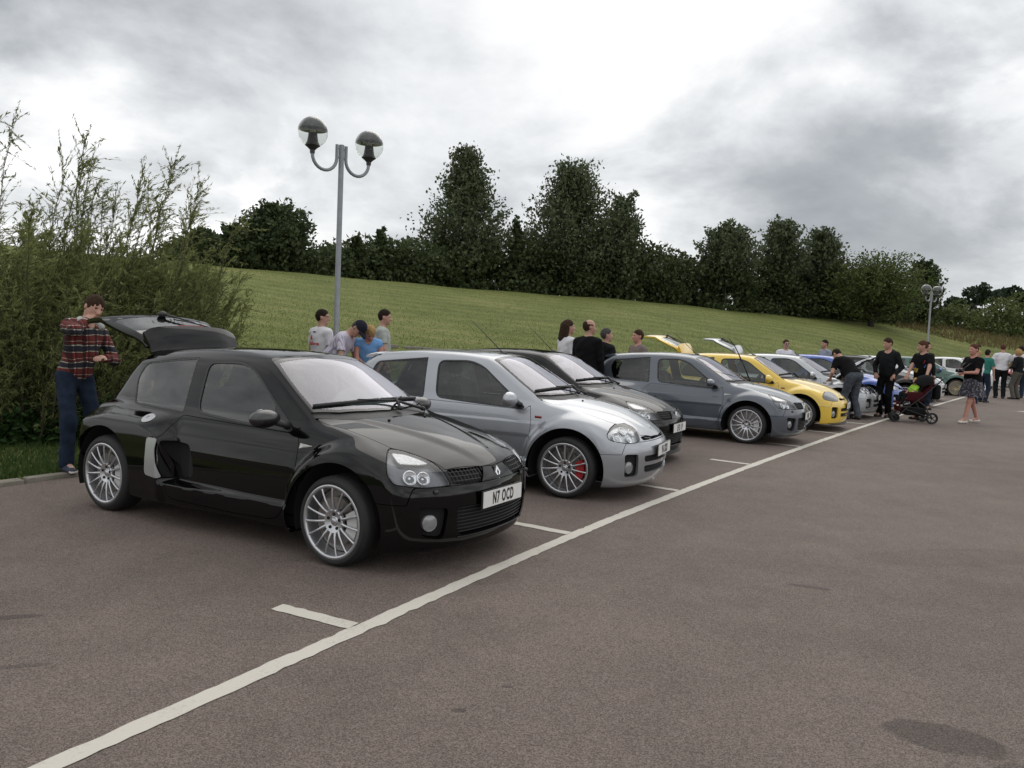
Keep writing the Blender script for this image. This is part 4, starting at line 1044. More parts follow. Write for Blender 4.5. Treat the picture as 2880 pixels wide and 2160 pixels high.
        mw = g.mesh('wiper'); C.add('wiper', mw, 'trim'); m2 = mw.copy(); m2.materials.append(M_TRIM); m2.transform(Matrix.Translation(-Vector(pv))); C.wip = getattr(C, 'wip', []) + [m2]; C.wpiv = getattr(C, 'wpiv', []) + [pv]
    # washer jets, aerial
    g = Geo()
    for y in (-.22, .22): g.ball(top_pt([-.05], [y], .004)[0], (.012, .014, .009), 8)
    C.add('washer_jet', g.mesh('washer_jet'), 'trim')
    b_ = top_pt([-1.10], [0.0], .0)[0]; g = Geo(); g.ball(b_, (.05, .028, .022), 10); g.tube([(b_[0], 0, b_[2]), (b_[0] - .30, 0, b_[2] + .26), (b_[0] - .42, 0, b_[2] + .36)], [.0055, .004, .0035], 6)
    C.aer = C.add('aerial', g.mesh('aerial'), 'trim')
    # exhaust-side rear plate
    g = Geo(); g.box(rear_pt(0, .50, .004), (.01, .52, .111)); C.add('rear_number_plate', g.mesh('rear_number_plate'), 'plate')
    # wheels
    for ax in (0, 1):
        if ax not in WHEELS: WHEELS[ax] = hatch_wheel(ax == 1)
        tyre, rim, bolts, cap, disc, cal = WHEELS[ax]
        wd = .235 if ax else .205; yc = (.875 if ax else .866) - wd / 2
        for s in (-1, 1):
            rot = (0, 0, 0) if s < 0 else (0, 0, math.pi)
            wi_ = C.add('wheel', rim, 'alloy', None, (-WB if ax else 0, s * yc, .316 if ax else .306), rot)
            C.add('tyre', tyre, 'tyre', wi_); C.add('wheel_bolt', bolts, 'well', wi_); C.add('hub_cap', cap, 'alloy', wi_); C.add('brake_disc', disc, 'disc', wi_)
            C.add('brake_caliper', cal, 'caliper', wi_, None, (0, 0 if s < 0 else 0, 0))
    C.B = B
    return C
HATCH = {}
KEYS = dict(glass=G_SIDE, screen=G_SCREEN, rearglass=G_REAR, gloss=M_GLOSSBLACK, trim=M_TRIM, well=M_WELL, dark=M_DARK, seat=M_SEAT, lens=G_LENS, chrome=M_CHROME, bulb=M_LAMPBULB, fog=M_FOG, lampback=M_LAMPGREY, lampchrome=M_LAMPBACK,
            plate=M_WHITEPLATE, tail=M_TAILRED, indclear=M_INDCLEAR, indred=M_INDRED, alloy=M_ALLOY, tyre=M_TYRE, disc=M_DISC, caliper=M_CALSILVER, intake=M_SATIN, fuel=M_SATIN, ribbed=M_RIB, lip=M_TRIM)
def make_car(ph, body_mat, pos, yaw, label, group, plate_text, hatch_open=0.0, keys=None, skip=(), steer=0.0, cat='car', name='parked_car', bonnet_open=0.0, wipers_up=False):
    if ph not in HATCH: HATCH[ph] = build_hatch(ph)
    C = HATCH[ph]; K = dict(KEYS); K.update(paint=body_mat, mirror=body_mat, spoiler=body_mat); K.update(keys or {})
    root = empty(name, (pos[0], pos[1], 0), yaw); tag(root, label, cat, group)
    obs = []; wn = 0; WPIV = getattr(C, 'wpiv', None)
    for (nm, me, key, par, loc, rot) in C.r:
        if nm in skip: obs.append(None); continue
        p = root if par is None else obs[par]
        o = put(nm, me, K[key], p, loc, rot); obs.append(o)
        if nm in ('wheel_bolt', 'washer_jet'): o['kind'] = 'stuff'
        if nm == 'tailgate' and hatch_open: o.rotation_euler = (0, hatch_open, 0)
        if nm == 'bonnet' and bonnet_open: o.rotation_euler = (0, -bonnet_open, 0)
        if nm == 'wiper' and wipers_up: o.location = WPIV[wn]; o.rotation_euler = (R(48) if wn == 0 else R(-62), R(-10), R(0)); o.scale = (1, .8, .8); o.data = C.wip[wn]; wn += 1
        if nm == 'wheel' and loc[0] == 0 and steer: o.rotation_euler = (0, 0, rot[2] + steer)
        if nm == 'number_plate' and plate_text:
            t = text_mesh(plate_text, .116, .0012, .0030, .56, 1.22)
            put('plate_lettering', t, M_PLATEINK, o, (C.plate[0], 0, C.plate[1]), (R(90), 0, R(90)))
    return root
# ------------------------------------------------------------------ people: one smooth body each, clothes and hair over it
def _cap(P, a, b, ra, rb):
    a, b = np.asarray(a, float), np.asarray(b, float); e = b - a
    h = np.clip(((P - a) @ e) / (e @ e + 1e-12), 0, 1)
    return np.linalg.norm(P - a - h[..., None] * e, axis=-1) - (ra + (rb - ra) * h)
def _ell(P, c, r):
    q = (P - np.asarray(c)); r = np.asarray(r, float); k0 = np.linalg.norm(q / r, axis=-1); k1 = np.linalg.norm(q / (r * r), axis=-1) + 1e-9
    return k0 * (k0 - 1) / k1
def _rot(axis, a):
    c, s = math.cos(a), math.sin(a)
    return np.array({'x': [[1, 0, 0], [0, c, -s], [0, s, c]], 'y': [[c, 0, s], [0, 1, 0], [-s, 0, c]], 'z': [[c, -s, 0], [s, c, 0], [0, 0, 1]]}[axis])
def _ik(a, t, l1, l2, pole):
    a, t, pole = (np.asarray(v, float) for v in (a, t, pole)); d = t - a; L = np.linalg.norm(d)
    if L > (l1 + l2) * .999: t = a + d / L * (l1 + l2) * .999; d = t - a; L = np.linalg.norm(d)
    u = d / L; x = (l1 * l1 - l2 * l2 + L * L) / (2 * L); h = math.sqrt(max(l1 * l1 - x * x, 0)); w = pole - (pole @ u) * u; w /= np.linalg.norm(w) + 1e-9
    return a + u * x + w * h, t
M_SKIN = mat('skin', (.42, .235, .175), .55, var=.10, vscale=14, subsurf=.08)
M_SKIN2 = mat('skin_flushed', (.45, .22, .17), .55, var=.10, vscale=14, subsurf=.08)
M_HAIRD = mat('hair_dark', (.020, .013, .010), .85, spec=.15, bump=.5, bscale=120, var=.4, vscale=40)
M_HAIRB = mat('hair_brown', (.036, .021, .013), .85, spec=.15, bump=.5, bscale=120, var=.4, vscale=40)
M_HAIRL = mat('hair_blonde', (.36, .23, .10), .85, spec=.15, bump=.5, bscale=120, var=.35, vscale=40)
M_HAIRG = mat('hair_grey', (.06, .058, .055), .85, spec=.15, bump=.5, bscale=120, var=.5, vscale=40)
M_HAIRR = mat('hair_auburn', (.075, .033, .02), .85, spec=.15, bump=.5, bscale=120, var=.4, vscale=40)
M_EYE = mat('eye_dark', (.03, .02, .018), .25)
def cloth(n, c, v=.12): return mat('cloth_' + n, c, .9, bump=.35, bscale=26, var=v, vscale=9, spec=.12)
M_BLACKT = cloth('black', (.006, .006, .007)); M_WHITET = cloth('white', (.62, .61, .64)); M_DENIM = cloth('denim', (.015, .023, .040), .5); M_DENIM2 = cloth('denim_dark', (.02, .03, .05), .4)
M_GREYT = cloth('grey_tee', (.36, .38, .35)); M_BLUET = cloth('blue_top', (.16, .33, .62)); M_TAUPE = cloth('taupe', (.17, .14, .125)); M_LILAC = cloth('lilac_shirt', (.50, .48, .56)); M_SLATE = cloth('slate', (.26, .28, .36))
M_TEAL = cloth('teal', (.03, .16, .13)); M_KHAKI = cloth('khaki_grey', (.10, .095, .08)); M_CHAR = cloth('charcoal', (.011, .012, .013)); M_NAVY = cloth('navy', (.018, .018, .03)); M_LIME = cloth('lime', (.30, .55, .06)); M_REDC = cloth('dark_red', (.10, .012, .015)); M_CREAM = mat('shoe_cream', (.60, .56, .50), .6); M_SHOED = mat('shoe_dark', (.02, .018, .017), .6); M_HOOD = cloth('hood_grey', (.40, .41, .38))
def striped_mat():
    m, nt, b = new_mat('striped_shirt'); N = nt.nodes; L = nt.links; tc = N.new('ShaderNodeTexCoord'); w = N.new('ShaderNodeTexWave'); w.bands_direction = 'Y'; w.inputs['Scale'].default_value = 11; w.inputs['Distortion'].default_value = .6
    L.new(tc.outputs['Object'], w.inputs['Vector']); r = N.new('ShaderNodeValToRGB'); e = r.color_ramp.elements; e[0].position = .1; e[0].color = (.30, .25, .38, 1); e[1].position = .45; e[1].color = (.58, .55, .62, 1); L.new(w.outputs['Fac'], r.inputs[0]); L.new(r.outputs[0], b.inputs['Base Color']); b.inputs['Roughness'].default_value = .9; return m
def plaid_mat():
    m, nt, b = new_mat('plaid_flannel'); N = nt.nodes; L = nt.links; tc = N.new('ShaderNodeTexCoord'); sp = N.new('ShaderNodeSeparateXYZ')
    n = N.new('ShaderNodeTexNoise'); n.inputs['Scale'].default_value = 7; L.new(tc.outputs['Object'], n.inputs['Vector'])
    mixv = N.new('ShaderNodeMix'); mixv.data_type = 'VECTOR'; mixv.inputs[0].default_value = .05; L.new(tc.outputs['Object'], mixv.inputs[4]); L.new(n.outputs['Color'], mixv.inputs[5]); L.new(mixv.outputs[1], sp.inputs[0])
    def band(sock, freq, stops):
        a = N.new('ShaderNodeMath'); a.operation = 'MULTIPLY'; a.inputs[1].default_value = freq; L.new(sock, a.inputs[0]); f = N.new('ShaderNodeMath'); f.operation = 'FRACT'; L.new(a.outputs[0], f.inputs[0])
        r = N.new('ShaderNodeValToRGB'); r.color_ramp.interpolation = 'CONSTANT'; e = r.color_ramp.elements; e[0].position = stops[0][0]; e[0].color = (*stops[0][1], 1); e[1].position = stops[1][0]; e[1].color = (*stops[1][1], 1)
        for p, c in stops[2:]: k = e.new(p); k.color = (*c, 1)
        L.new(f.outputs[0], r.inputs[0]); return r.outputs[0]
    red, blk, cr, nav = (.105, .014, .012), (.008, .009, .013), (.32, .285, .235), (.014, .016, .026)
    h = band(sp.outputs[2], 6.2, [(0, red), (.30, cr), (.35, blk), (.40, nav), (.66, cr), (.72, blk), (.76, red), (.90, cr), (.93, red)])
    v = band(sp.outputs[1], 8.5, [(0, (1, 1, 1)), (.28, (.30, .28, .30)), (.56, (1, 1, 1)), (.64, (2.2, 2.1, 2.0)), (.69, (.6, .55, .55)), (.86, (1, 1, 1))])
    mx = N.new('ShaderNodeMix'); mx.data_type = 'RGBA'; mx.blend_type = 'MULTIPLY'; mx.inputs[0].default_value = 1; L.new(h, mx.inputs[6]); L.new(v, mx.inputs[7]); L.new(mx.outputs[2], b.inputs['Base Color']); b.inputs['Roughness'].default_value = .95; return m
def floral_mat():
    m, nt, b = new_mat('floral_skirt'); N = nt.nodes; L = nt.links; tc = N.new('ShaderNodeTexCoord'); v = N.new('ShaderNodeTexNoise'); v.inputs['Scale'].default_value = 28; v.inputs['Detail'].default_value = 3; L.new(tc.outputs['Object'], v.inputs['Vector'])
    r = N.new('ShaderNodeValToRGB'); e = r.color_ramp.elements; e[0].position = .50; e[0].color = (.022, .022, .03, 1); e[1].position = .66; e[1].color = (.19, .18, .21, 1); L.new(v.outputs['Fac'], r.inputs[0]); L.new(r.outputs[0], b.inputs['Base Color']); b.inputs['Roughness'].default_value = .9; return m
M_STRIPE, M_PLAID, M_FLORAL = striped_mat(), plaid_mat(), floral_mat()
PGROUP = 'people looking round the parked cars'
def person(label, pos, yaw, H=1.76, f=1.0, lean=0.0, head=(0, 0), hands=(None, None), feet=((.04, .10), (-.02, -.10)), shirt=(M_BLACKT, 'short'), legs=('trousers', M_DENIM2), shoes=M_SHOED, hair=('short', M_HAIRD), skin=M_SKIN, res=.015, z0=0.0, seat=None, poles=None, fine_hand=None, hem=.90, name='person', tilt=0.0, hatmat=None, neck_z=1.455, group=PGROUP):
    k = H / 1.76; root = empty(name, (pos[0], pos[1], z0), yaw); tag(root, label, 'person', group)
    hip = np.array([0, 0, .93 if seat is None else seat])
    Rl = _rot('y', lean) @ _rot('x', tilt); up = lambda p: Rl @ (np.asarray(p, float) - np.array([0, 0, .93])) + hip
    inv = lambda P: (P - hip) @ Rl + np.array([0, 0, .93])
    Rh = _rot('z', head[0]) @ _rot('y', head[1]); hp = np.array([.01, 0, 1.545])
    invh = lambda P: (inv(P) - hp) @ Rh + hp
    # limbs
    A = []
    for i, s in ((0, 1), (1, -1)):
        sh = up((-.005, s * .185 * (.6 + .4 * f), 1.405)); t = hands[i]
        if t is None: t = sh + np.array([.06, s * .06, -.525])
        else: t = np.asarray(t, float)
        pole = np.array([-.6, s * .8, -.6]) if poles is None else np.asarray(poles[i], float)
        el, wr = _ik(sh, t, .285, .25, pole); A.append((sh, el, wr, s))
    Lg = []
    for i, s in ((0, 1), (1, -1)):
        hj = hip + np.array([0, s * .092, -.03]); ft = feet[i]; an = np.array([ft[0], ft[1], .085 if len(ft) < 3 else ft[2]])
        kn, an = _ik(hj, an, .43, .415, np.array([1, s * .15, .1])); Lg.append((hj, kn, an, s, ft[3] if len(ft) > 3 else s * .12))
    sm = lambda L, kk: __import__('functools').reduce(lambda a, b: smin(a, b, kk), L)
    def mk(fn, lo, hi, nm, m, r=res, kfac=k):
        V, F = nets(lambda x, y, z: fn(np.stack([x, y, z], -1)), np.array(lo) - .03, np.array(hi) + .03, r / kfac if False else r, 1)
        if len(F) == 0: return None
        N = normals_of(lambda x, y, z: fn(np.stack([x, y, z], -1)), V)
        return put(nm, mesh_np(nm, V * k, F, N=N), m, root)
    bnd = lambda pts, r: (np.min(pts, 0) - r, np.max(pts, 0) + r)
    torso_pts = [up((x, y, z)) for x in (-.2 * f, .22 * f) for y in (-.24 * f, .24 * f) for z in (.85, 1.5)]
    def torso(P, g):
        q = inv(P)
        return sm([_ell(q, (-.012, 0, .965), (.118 * f + g, .165 * f + g, .13 + g)), _ell(q, (.012 * f, 0, 1.11), (.112 * f * f + g, .152 * f + g, .15 + g)), _ell(q, (-.005, 0, 1.29), (.122 * f + g, .172 * (.5 + .5 * f) + g, .19 + g)), _cap(q, (-.012, -.15, 1.415), (-.012, .15, 1.415), .058 + g, .058 + g)], .07)
    def hand(P, a):
        sh, el, wr, s = a; d = wr - el; d /= np.linalg.norm(d); side = np.cross(d, np.array([0, 0, 1.0])); n_ = np.linalg.norm(side)
        side = side / n_ if n_ > .3 else np.array([1.0, 0, 0]); nn = np.cross(side, d); L = [_cap(P, wr, wr + d * .05, .026, .03), _cap(P, wr + d * .045 + side * .022, wr + d * .085 + side * .026, .016, .015), _cap(P, wr + d * .045 - side * .022, wr + d * .085 - side * .026, .016, .015)]
        for o, ln in ((-.033, .058), (-.012, .07), (.011, .066), (.032, .05)):
            b0 = wr + d * .088 + side * o; m_ = b0 + d * ln * .55 - nn * ln * .18; L += [_cap(P, b0, m_, .0098, .0092), _cap(P, m_, m_ + d * ln * .32 - nn * ln * .38, .0092, .008)]
        t0 = wr + d * .03 - side * .026; t1 = t0 + d * .04 - side * .032 - nn * .012; return sm(L + [_cap(P, t0, t1, .014, .0115), _cap(P, t1, t1 + d * .028 - side * .006 - nn * .008, .0115, .0095)], .012)
    def headf(P):
        q = invh(P); L = [_ell(q, (.008, 0, 1.665), (.097, .077, .105)), _ell(q, (.042, 0, 1.608), (.066, .057, .072))]
        h_ = smin(L[0], L[1], .04); h_ = smin(h_, _cap(q, (.100, 0, 1.668), (.121, 0, 1.628), .010, .0165), .018); h_ = smin(h_, _ell(q, (.088, 0, 1.562), (.024, .026, .020)), .03)
        h_ = smax(h_, -np.minimum(_ell(q, (.112, .032, 1.666), (.022, .019, .012)), _ell(q, (.112, -.032, 1.666), (.022, .019, .012))), .015)
        h_ = smin(h_, _ell(q, (.098, 0, 1.592), (.014, .026, .009)), .01)
        for s in (-1, 1): h_ = smin(h_, _ell(q, (-.002, s * .078, 1.645), (.020, .011, .033)), .008)
        return h_
    def body(P):
        L = torso(P, 0); nk = _cap(inv(P), (-.012, 0, 1.43), (.008, 0, 1.57), .060 * (.7 + .3 * f), .053); L = smin(L, nk, .04); L = smin(L, headf(P), .03)
        for a in A: L = smin(L, smin(_cap(P, a[0], a[1], .050 * (.6 + .4 * f), .039), _cap(P, a[1], a[2], .039, .026), .02), .035); L = smin(L, hand(P, a), .012)
        for g in Lg: L = smin(L, smin(_cap(P, g[0], g[1], .080 * f, .055), smin(_cap(P, g[1], g[2], .056, .036), _cap(P, g[2], g[2] + np.array([.10, 0, -.045]), .036, .03), .02), .03), .04)
        return L
    # hidden parts of the body are kept just under the clothes
    allp = np.array([*torso_pts, *[a[i] for a in A for i in range(3)], *[g[i] for g in Lg for i in range(3)], up((0, 0, 1.80))])
    lo, hi = bnd(allp, .16); lo[2] = max(lo[2], -.02)
    mk(body, lo, hi, 'body', skin, res if fine_hand is None else fine_hand)
    wr_ = lambda P, a: a * (np.sin(P[..., 2] * 41 + P[..., 1] * 17) * np.sin(P[..., 0] * 23 - P[..., 2] * 12 + 1) + .7 * np.sin(P[..., 1] * 33 + P[..., 2] * 19 + P[..., 0] * 27))
    if shirt:
        sm_, slv = shirt[0], shirt[1]
        def fs(P):
            L = torso(P, .017) ; q = inv(P)
            if hem is not None: L = smax(L, hem - q[..., 2], .01)
            if slv == 'hood': L = smin(L, _ell(q, (-.085, 0, 1.455), (.085, .125, .075)), .04)
            for a in A:
                r0 = .066 * (.6 + .4 * f)
                if slv in ('long', 'hood'): s1 = smin(_cap(P, a[0], a[1], r0, .056), smax(_cap(P, a[1], a[2], .055, .042), ((P - a[2]) @ ((a[2] - a[1]) / np.linalg.norm(a[2] - a[1]))) + .012, .01), .03)
                elif slv == 'none': s1 = _cap(P, a[0], a[0] * .93 + a[1] * .07, r0 * .92, r0 * .9)
                else:
                    e = (a[1] - a[0]) / np.linalg.norm(a[1] - a[0]); s1 = smax(_cap(P, a[0], a[1], r0, .064), ((P - a[0]) @ e) - .195, .008)
                L = smin(L, s1, .04)
            L = smax(L, -_cap(q, (.016, 0, 1.455), (.016, 0, 1.66), .066, .085), .010) if slv != 'hood' else smax(L, _cap(q, (.035, 0, 1.45), (.035, 0, 1.62), .072, .10) * -1, .012)
            return L + wr_(P, .0035)
        pts = np.array(torso_pts + [a[i] for a in A for i in range(3 if slv in ('long', 'hood') else 2)]); lo, hi = bnd(pts, .12); mk(fs, lo, hi, 'shirt' if slv != 'hood' else 'hooded_top', sm_)
    if legs[0] == 'trousers':
        def ft_(P):
            L = smin(_ell(P, hip + np.array([-.012, 0, .02]), (.128 * f, .176 * f, .135)), torso(P, .010), .02); L = smax(L, P[..., 2] - hip[2] - .11, .01)
            for g in Lg: L = smin(L, smin(_cap(P, g[0], g[1], .098 * f, .074), _cap(P, g[1], g[2], .074, .066), .03), .035)
            lows = np.minimum(*[_cap(P, g[1], g[2] + (g[2] - g[1]) * .3, 0, 0) for g in Lg]) if len(Lg) > 1 else 0
            for g in Lg: e = (g[2] - g[1]) / np.linalg.norm(g[2] - g[1]); L = np.where(_cap(P, g[1], g[2] + e * .2, 0, 0) < .12, smax(L, ((P - g[2]) @ e) - .035, .008), L)
            return L + wr_(P, .004)
        pts = np.array([hip] + [g[i] for g in Lg for i in range(3)]); lo, hi = bnd(pts, .19); lo[2] = max(lo[2], .0); mk(ft_, lo, hi, 'trousers', legs[1])
    elif legs[0] == 'skirt':
        def fk(P):
            r = np.hypot(P[..., 0] / .85, P[..., 1]); zz = P[..., 2]; a = np.arctan2(P[..., 1], P[..., 0]); rad = .15 * f + (1.05 - zz) * .30 + .014 * np.sin(a * 9 + 1) * sstep(1.0, .6, zz)
            return smax((r - rad) * .85, np.maximum(zz - 1.02, .60 - zz), .008)
        mk(fk, (-.38, -.42, .56), (.38, .42, 1.06), 'skirt', legs[1])
    for g in Lg:
        an, kn, ang = g[2], g[1], g[4]; d = np.array([math.cos(ang), math.sin(ang), 0]); fz = an[2] - .085
        def fsh(P):
            b0 = an + np.array([0, 0, -.045]); L = sm([_cap(P, b0 - d * .045, b0 + d * .05, .040, .041), _cap(P, b0 + d * .05 + np.array([0, 0, -.008]), b0 + d * .155 + np.array([0, 0, -.012]), .040, .034), _cap(P, an, b0, .042, .042)], .03)
            return smax(smax(L, (fz + .002) - P[..., 2], .006), P[..., 2] - an[2] - (.012 if legs[0] == 'trousers' else -.03), .006)
        lo, hi = bnd(np.array([an - d * .1, an + d * .2, an - np.array([0, 0, .09])]), .07); lo[2] = fz - .02; mk(fsh, lo, hi, 'shoe', shoes)
    # hair
    hs, hm = hair
    if hs:
        def fh(P):
            q = invh(P); x, y, z = q[..., 0], q[..., 1], q[..., 2]; n = .004 * np.sin(x * 90 + z * 60) * np.sin(y * 80 + z * 40)
            n = n * .7 + .0018 * np.sin(x * 60 + y * 190) * np.sin(z * 40 + y * 60); shell = _ell(q, (-.003, 0, 1.674), (.106, .085, .112)) + n; fr_ = {'short': .9, 'fringe': .40, 'long': .75, 'bob': .6, 'bald': .9, 'bun': 1.0, 'cap': .8}[hs]
            cut_ = -((z - 1.636) - (fr_ * 1.35) * (x - .02) + .006 * np.sin(y * 160)); cut_ = np.where((np.abs(y) > .064) & (x > -.028) & (z < 1.672), np.maximum(cut_, .02), cut_)
            if hs == 'fringe': cut_ = -((z - 1.640) - .55 * (x - .02) - .16 * y + .010 * np.sin(y * 70))
            L = smax(shell, cut_, .012)
            if hs == 'bald': L = smax(L, z - 1.695 - .4 * (x < -.06) * .1, .012)
            if hs in ('long',): L = smin(L, smax(sm([_cap(q, (-.05, 0, 1.66), (-.085, 0, 1.46), .085, .07), _cap(q, (-.02, .07, 1.66), (-.03, .085, 1.48), .03, .03), _cap(q, (-.02, -.07, 1.66), (-.03, -.085, 1.48), .03, .03)], .03) + n, x - .045, .02), .03)
            if hs == 'bob': L = smin(L, smax(sm([_ell(q, (-.03, 0, 1.63), (.10, .098, .11))], .02) + n, x - .045 - .0, .02), .03)
            if hs == 'bun': L = smin(L, sm([_cap(q, (-.07, 0, 1.72), (-.13, 0, 1.74), .04, .035), _cap(q, (-.13, 0, 1.74), (-.19, .01, 1.70), .035, .012)], .02) + n, .02)
            return L
        c = up(Rh @ (np.array([0, 0, 1.66]) - hp) + hp); ext = .20 if hs not in ('long', 'bun') else .28
        mk(fh, c - np.array([ext, ext, ext]), c + np.array([ext, ext, .17]), 'hair', hm, min(res, .013))
    if hatmat is not None:
        def fc(P):
            q = invh(P); L = smax(_ell(q, (.003, 0, 1.685), (.113, .095, .118)), 1.69 - q[..., 2] + .12 * q[..., 0], .008); br = smax(smax(_ell(q, (.10, 0, 1.700), (.105, .082, .02)), .03 - q[..., 0], .01), -.01 - (q[..., 2] - 1.69), .01); return smin(L, br, .01)
        c = up(Rh @ (np.array([.03, 0, 1.72]) - hp) + hp); mk(fc, c - .22, c + .22, 'cap', hatmat, min(res, .012))
    # eyes
    g = Geo()
    for s in (-1, 1): g.ball(tuple(k * up(Rh @ (np.array([.091, s * .032, 1.666]) - hp) + hp)), .0095 * k, 8)
    g.build('eyes', M_EYE, root)
    root_info = dict(k=k, up=up, Rl=Rl, torso=torso, A=A, Lg=Lg, Rh=Rh, hp=hp, root=root)
    return root_info
def decal(info, me, origin, right, upv, m, name, g=.024):
    """lay flat print on the clothes: each point is pushed onto the cloth surface"""
    me = me.copy(); co = np.empty(len(me.vertices) * 3, np.float32); me.vertices.foreach_get('co', co); co = co.reshape(-1, 3).astype(float)
    o = np.asarray(origin, float); r, u = np.asarray(right, float), np.asarray(upv, float); n = np.cross(r, u)
    P = o + co[:, :1] * r + co[:, 1:2] * u + n * .12
    for _ in range(40): P = P - n * np.clip(info['torso'](P, g), -.02, .02)[:, None] * .8
    P = (P + n * (.002 + .001 * (co[:, 2:3] > 0))) * info['k']
    me.vertices.foreach_set('co', P.astype(np.float32).ravel()); me.update(); return put(name, me, m, info['root'])
# ------------------------------------------------------------------ trees and plants
def leaf_mat(name, c0, c1, trans=.25):
    m, nt, b = new_mat(name); N = nt.nodes; L = nt.links
    at = N.new('ShaderNodeAttribute'); at.attribute_name = 'rnd'; at.attribute_type = 'GEOMETRY'
    mx = N.new('ShaderNodeMix'); mx.data_type = 'RGBA'; mx.inputs[6].default_value = (*c0, 1); mx.inputs[7].default_value = (*c1, 1); L.new(at.outputs['Fac'], mx.inputs[0])
    L.new(mx.outputs[2], b.inputs['Base Color']); b.inputs['Roughness'].default_value = .6; b.inputs['Specular IOR Level'].default_value = .25
    tr = N.new('ShaderNodeBsdfTranslucent'); L.new(mx.outputs[2], tr.inputs[0]); ms = N.new('ShaderNodeMixShader'); ms.inputs[0].default_value = trans
    L.new(b.outputs[0], ms.inputs[1]); L.new(tr.outputs[0], ms.inputs[2]); L.new(ms.outputs[0], N['Material Output'].inputs[0]); return m
M_LF_DARK = leaf_mat('leaf_dark', (.028, .046, .018), (.080, .105, .042)); M_LF_POP = leaf_mat('leaf_poplar', (.046, .066, .030), (.135, .160, .084)); M_LF_HEDGE = leaf_mat('leaf_hedge', (.028, .046, .018), (.090, .112, .042)); M_LF_BUSH = leaf_mat('leaf_bush', (.050, .074, .020), (.120, .145, .046)); M_LF_FAR = leaf_mat('leaf_far', (.018, .032, .018), (.045, .064, .036)); M_LF_WILLOW = leaf_mat('leaf_willow', (.115, .145, .045), (.29, .31, .125), .5); M_LF_NETTLE = leaf_mat('leaf_nettle', (.018, .045, .012), (.045, .09, .024)); M_BLADE = leaf_mat('grass_blade', (.026, .058, .012), (.075, .115, .030), .3); M_DRY = leaf_mat('dry_grass', (.10, .085, .035), (.20, .155, .07), .3)
M_TURF = leaf_mat('turf_blade', (.085, .125, .030), (.190, .210, .065), .3)
M_BARK = mat('bark', (.035, .028, .022), .95, bump=.7, bscale=14, var=.4, vscale=6); M_TWIG = mat('twig', (.06, .05, .03), .9, var=.3, vscale=5)
def leaves_mesh(name, C, D, S, asp, rs, N=None):
    """kite-shaped leaves: centre, long axis, length; random roll"""
    n = len(C); D = D / np.maximum(np.linalg.norm(D, axis=1), 1e-6)[:, None]; r = rs.normal(size=(n, 3)); s = np.cross(D, r); s /= np.maximum(np.linalg.norm(s, axis=1), 1e-6)[:, None]
    L = S[:, None] if np.ndim(S) else np.full((n, 1), S); nn = np.cross(s, D)
    V = np.stack([C - D * L * .5, C + s * L * asp * .5 - D * L * .05 + nn * L * .06, C + D * L * .5 - nn * L * .04, C - s * L * asp * .5 - D * L * .05 + nn * L * .06], 1).reshape(-1, 3)
    me = mesh_np(name, V, np.arange(4 * n).reshape(n, 4), smooth=False); a = me.attributes.new('rnd', 'FLOAT', 'FACE'); a.data.foreach_set('value', np.clip(rs.beta(2, 2, n), 0, 1).astype(np.float32)); return me
def tree(name, label, base, h, w, prof, nleaf, lsize, lm, seed, trunk_h=.12, up=.55, group=None, nbr=60, trunk_r=None, cat='tree', asp=.62, spread=.085, sun=0.0):
    """trunk, limbs and leaf sprays along them; prof(t) is the crown half-width over its height"""
    rs = np.random.default_rng(seed); root = empty(name, base); tag(root, label, cat, group); tr = trunk_r or h * .016
    g = Geo(); lean = rs.normal(0, .02, 2) * h; top = np.array([lean[0], lean[1], h * .93]); tp = [tuple(top * t + np.array([math.sin(t * 5 + seed) * .012 * h * t, math.cos(t * 4) * .01 * h * t, 0])) for t in np.linspace(0, 1, 8)]
    g.tube([(0, 0, -.4)] + tp[1:], [tr * 1.35] + [tr * (1 - .9 * t) for t in np.linspace(0, 1, 8)[1:]], 7); trunk = g
    C = []; D = []; per = int(nleaf / nbr)
    for i in range(nbr):
        t = trunk_h + (1 - trunk_h) * ((i + rs.random()) / nbr) ** .9; az = i * 2.399 + rs.normal(0, .3); ln = prof(np.array([t]))[0] * w / 2 * rs.uniform(.72, 1.08); st = np.array([lean[0] * t, lean[1] * t, h * t * .9 - ln * up * .55])
        st[2] = max(st[2], h * trunk_h * .6); en = np.array([math.cos(az) * ln + lean[0] * t, math.sin(az) * ln + lean[1] * t, st[2] + ln * up + h * .05 * rs.random()]); en[2] = min(en[2], h)
        md = (st + en) / 2 + np.array([0, 0, -ln * .08]); g.tube([tuple(st), tuple(md), tuple(en)], [tr * .38 * (1 - t * .6), tr * .22 * (1 - t * .6), .012], 4, cap=False)
        u = rs.beta(2.2, 1.15, per)[:, None]; P = (1 - u) ** 2 * st + 2 * u * (1 - u) * md + u * u * en; nb = max(3, per // 20); off = np.clip(rs.normal(0, 1, (nb, 3)), -1.3, 1.3) * spread * w * np.array([1, 1, .9]); ci = rs.integers(0, nb, per)
        P = P + off[ci] * (.35 + .9 * u) + np.clip(rs.normal(0, 1, (per, 3)), -1.7, 1.7) * spread * w * .33; C.append(P); d = (en - st) / np.linalg.norm(en - st); D.append(d * .8 + rs.normal(0, .8, (per, 3)) + np.array([0, 0, .15]))
    C = np.concatenate(C); D = np.concatenate(D); C[:, 2] = np.maximum(C[:, 2], .05)
    put('trunk', trunk.mesh('trunk'), M_BARK, root); put('crown', leaves_mesh('crown', C, D, lsize * rs.uniform(.6, 1.35, len(C)), asp, rs), lm, root); return root
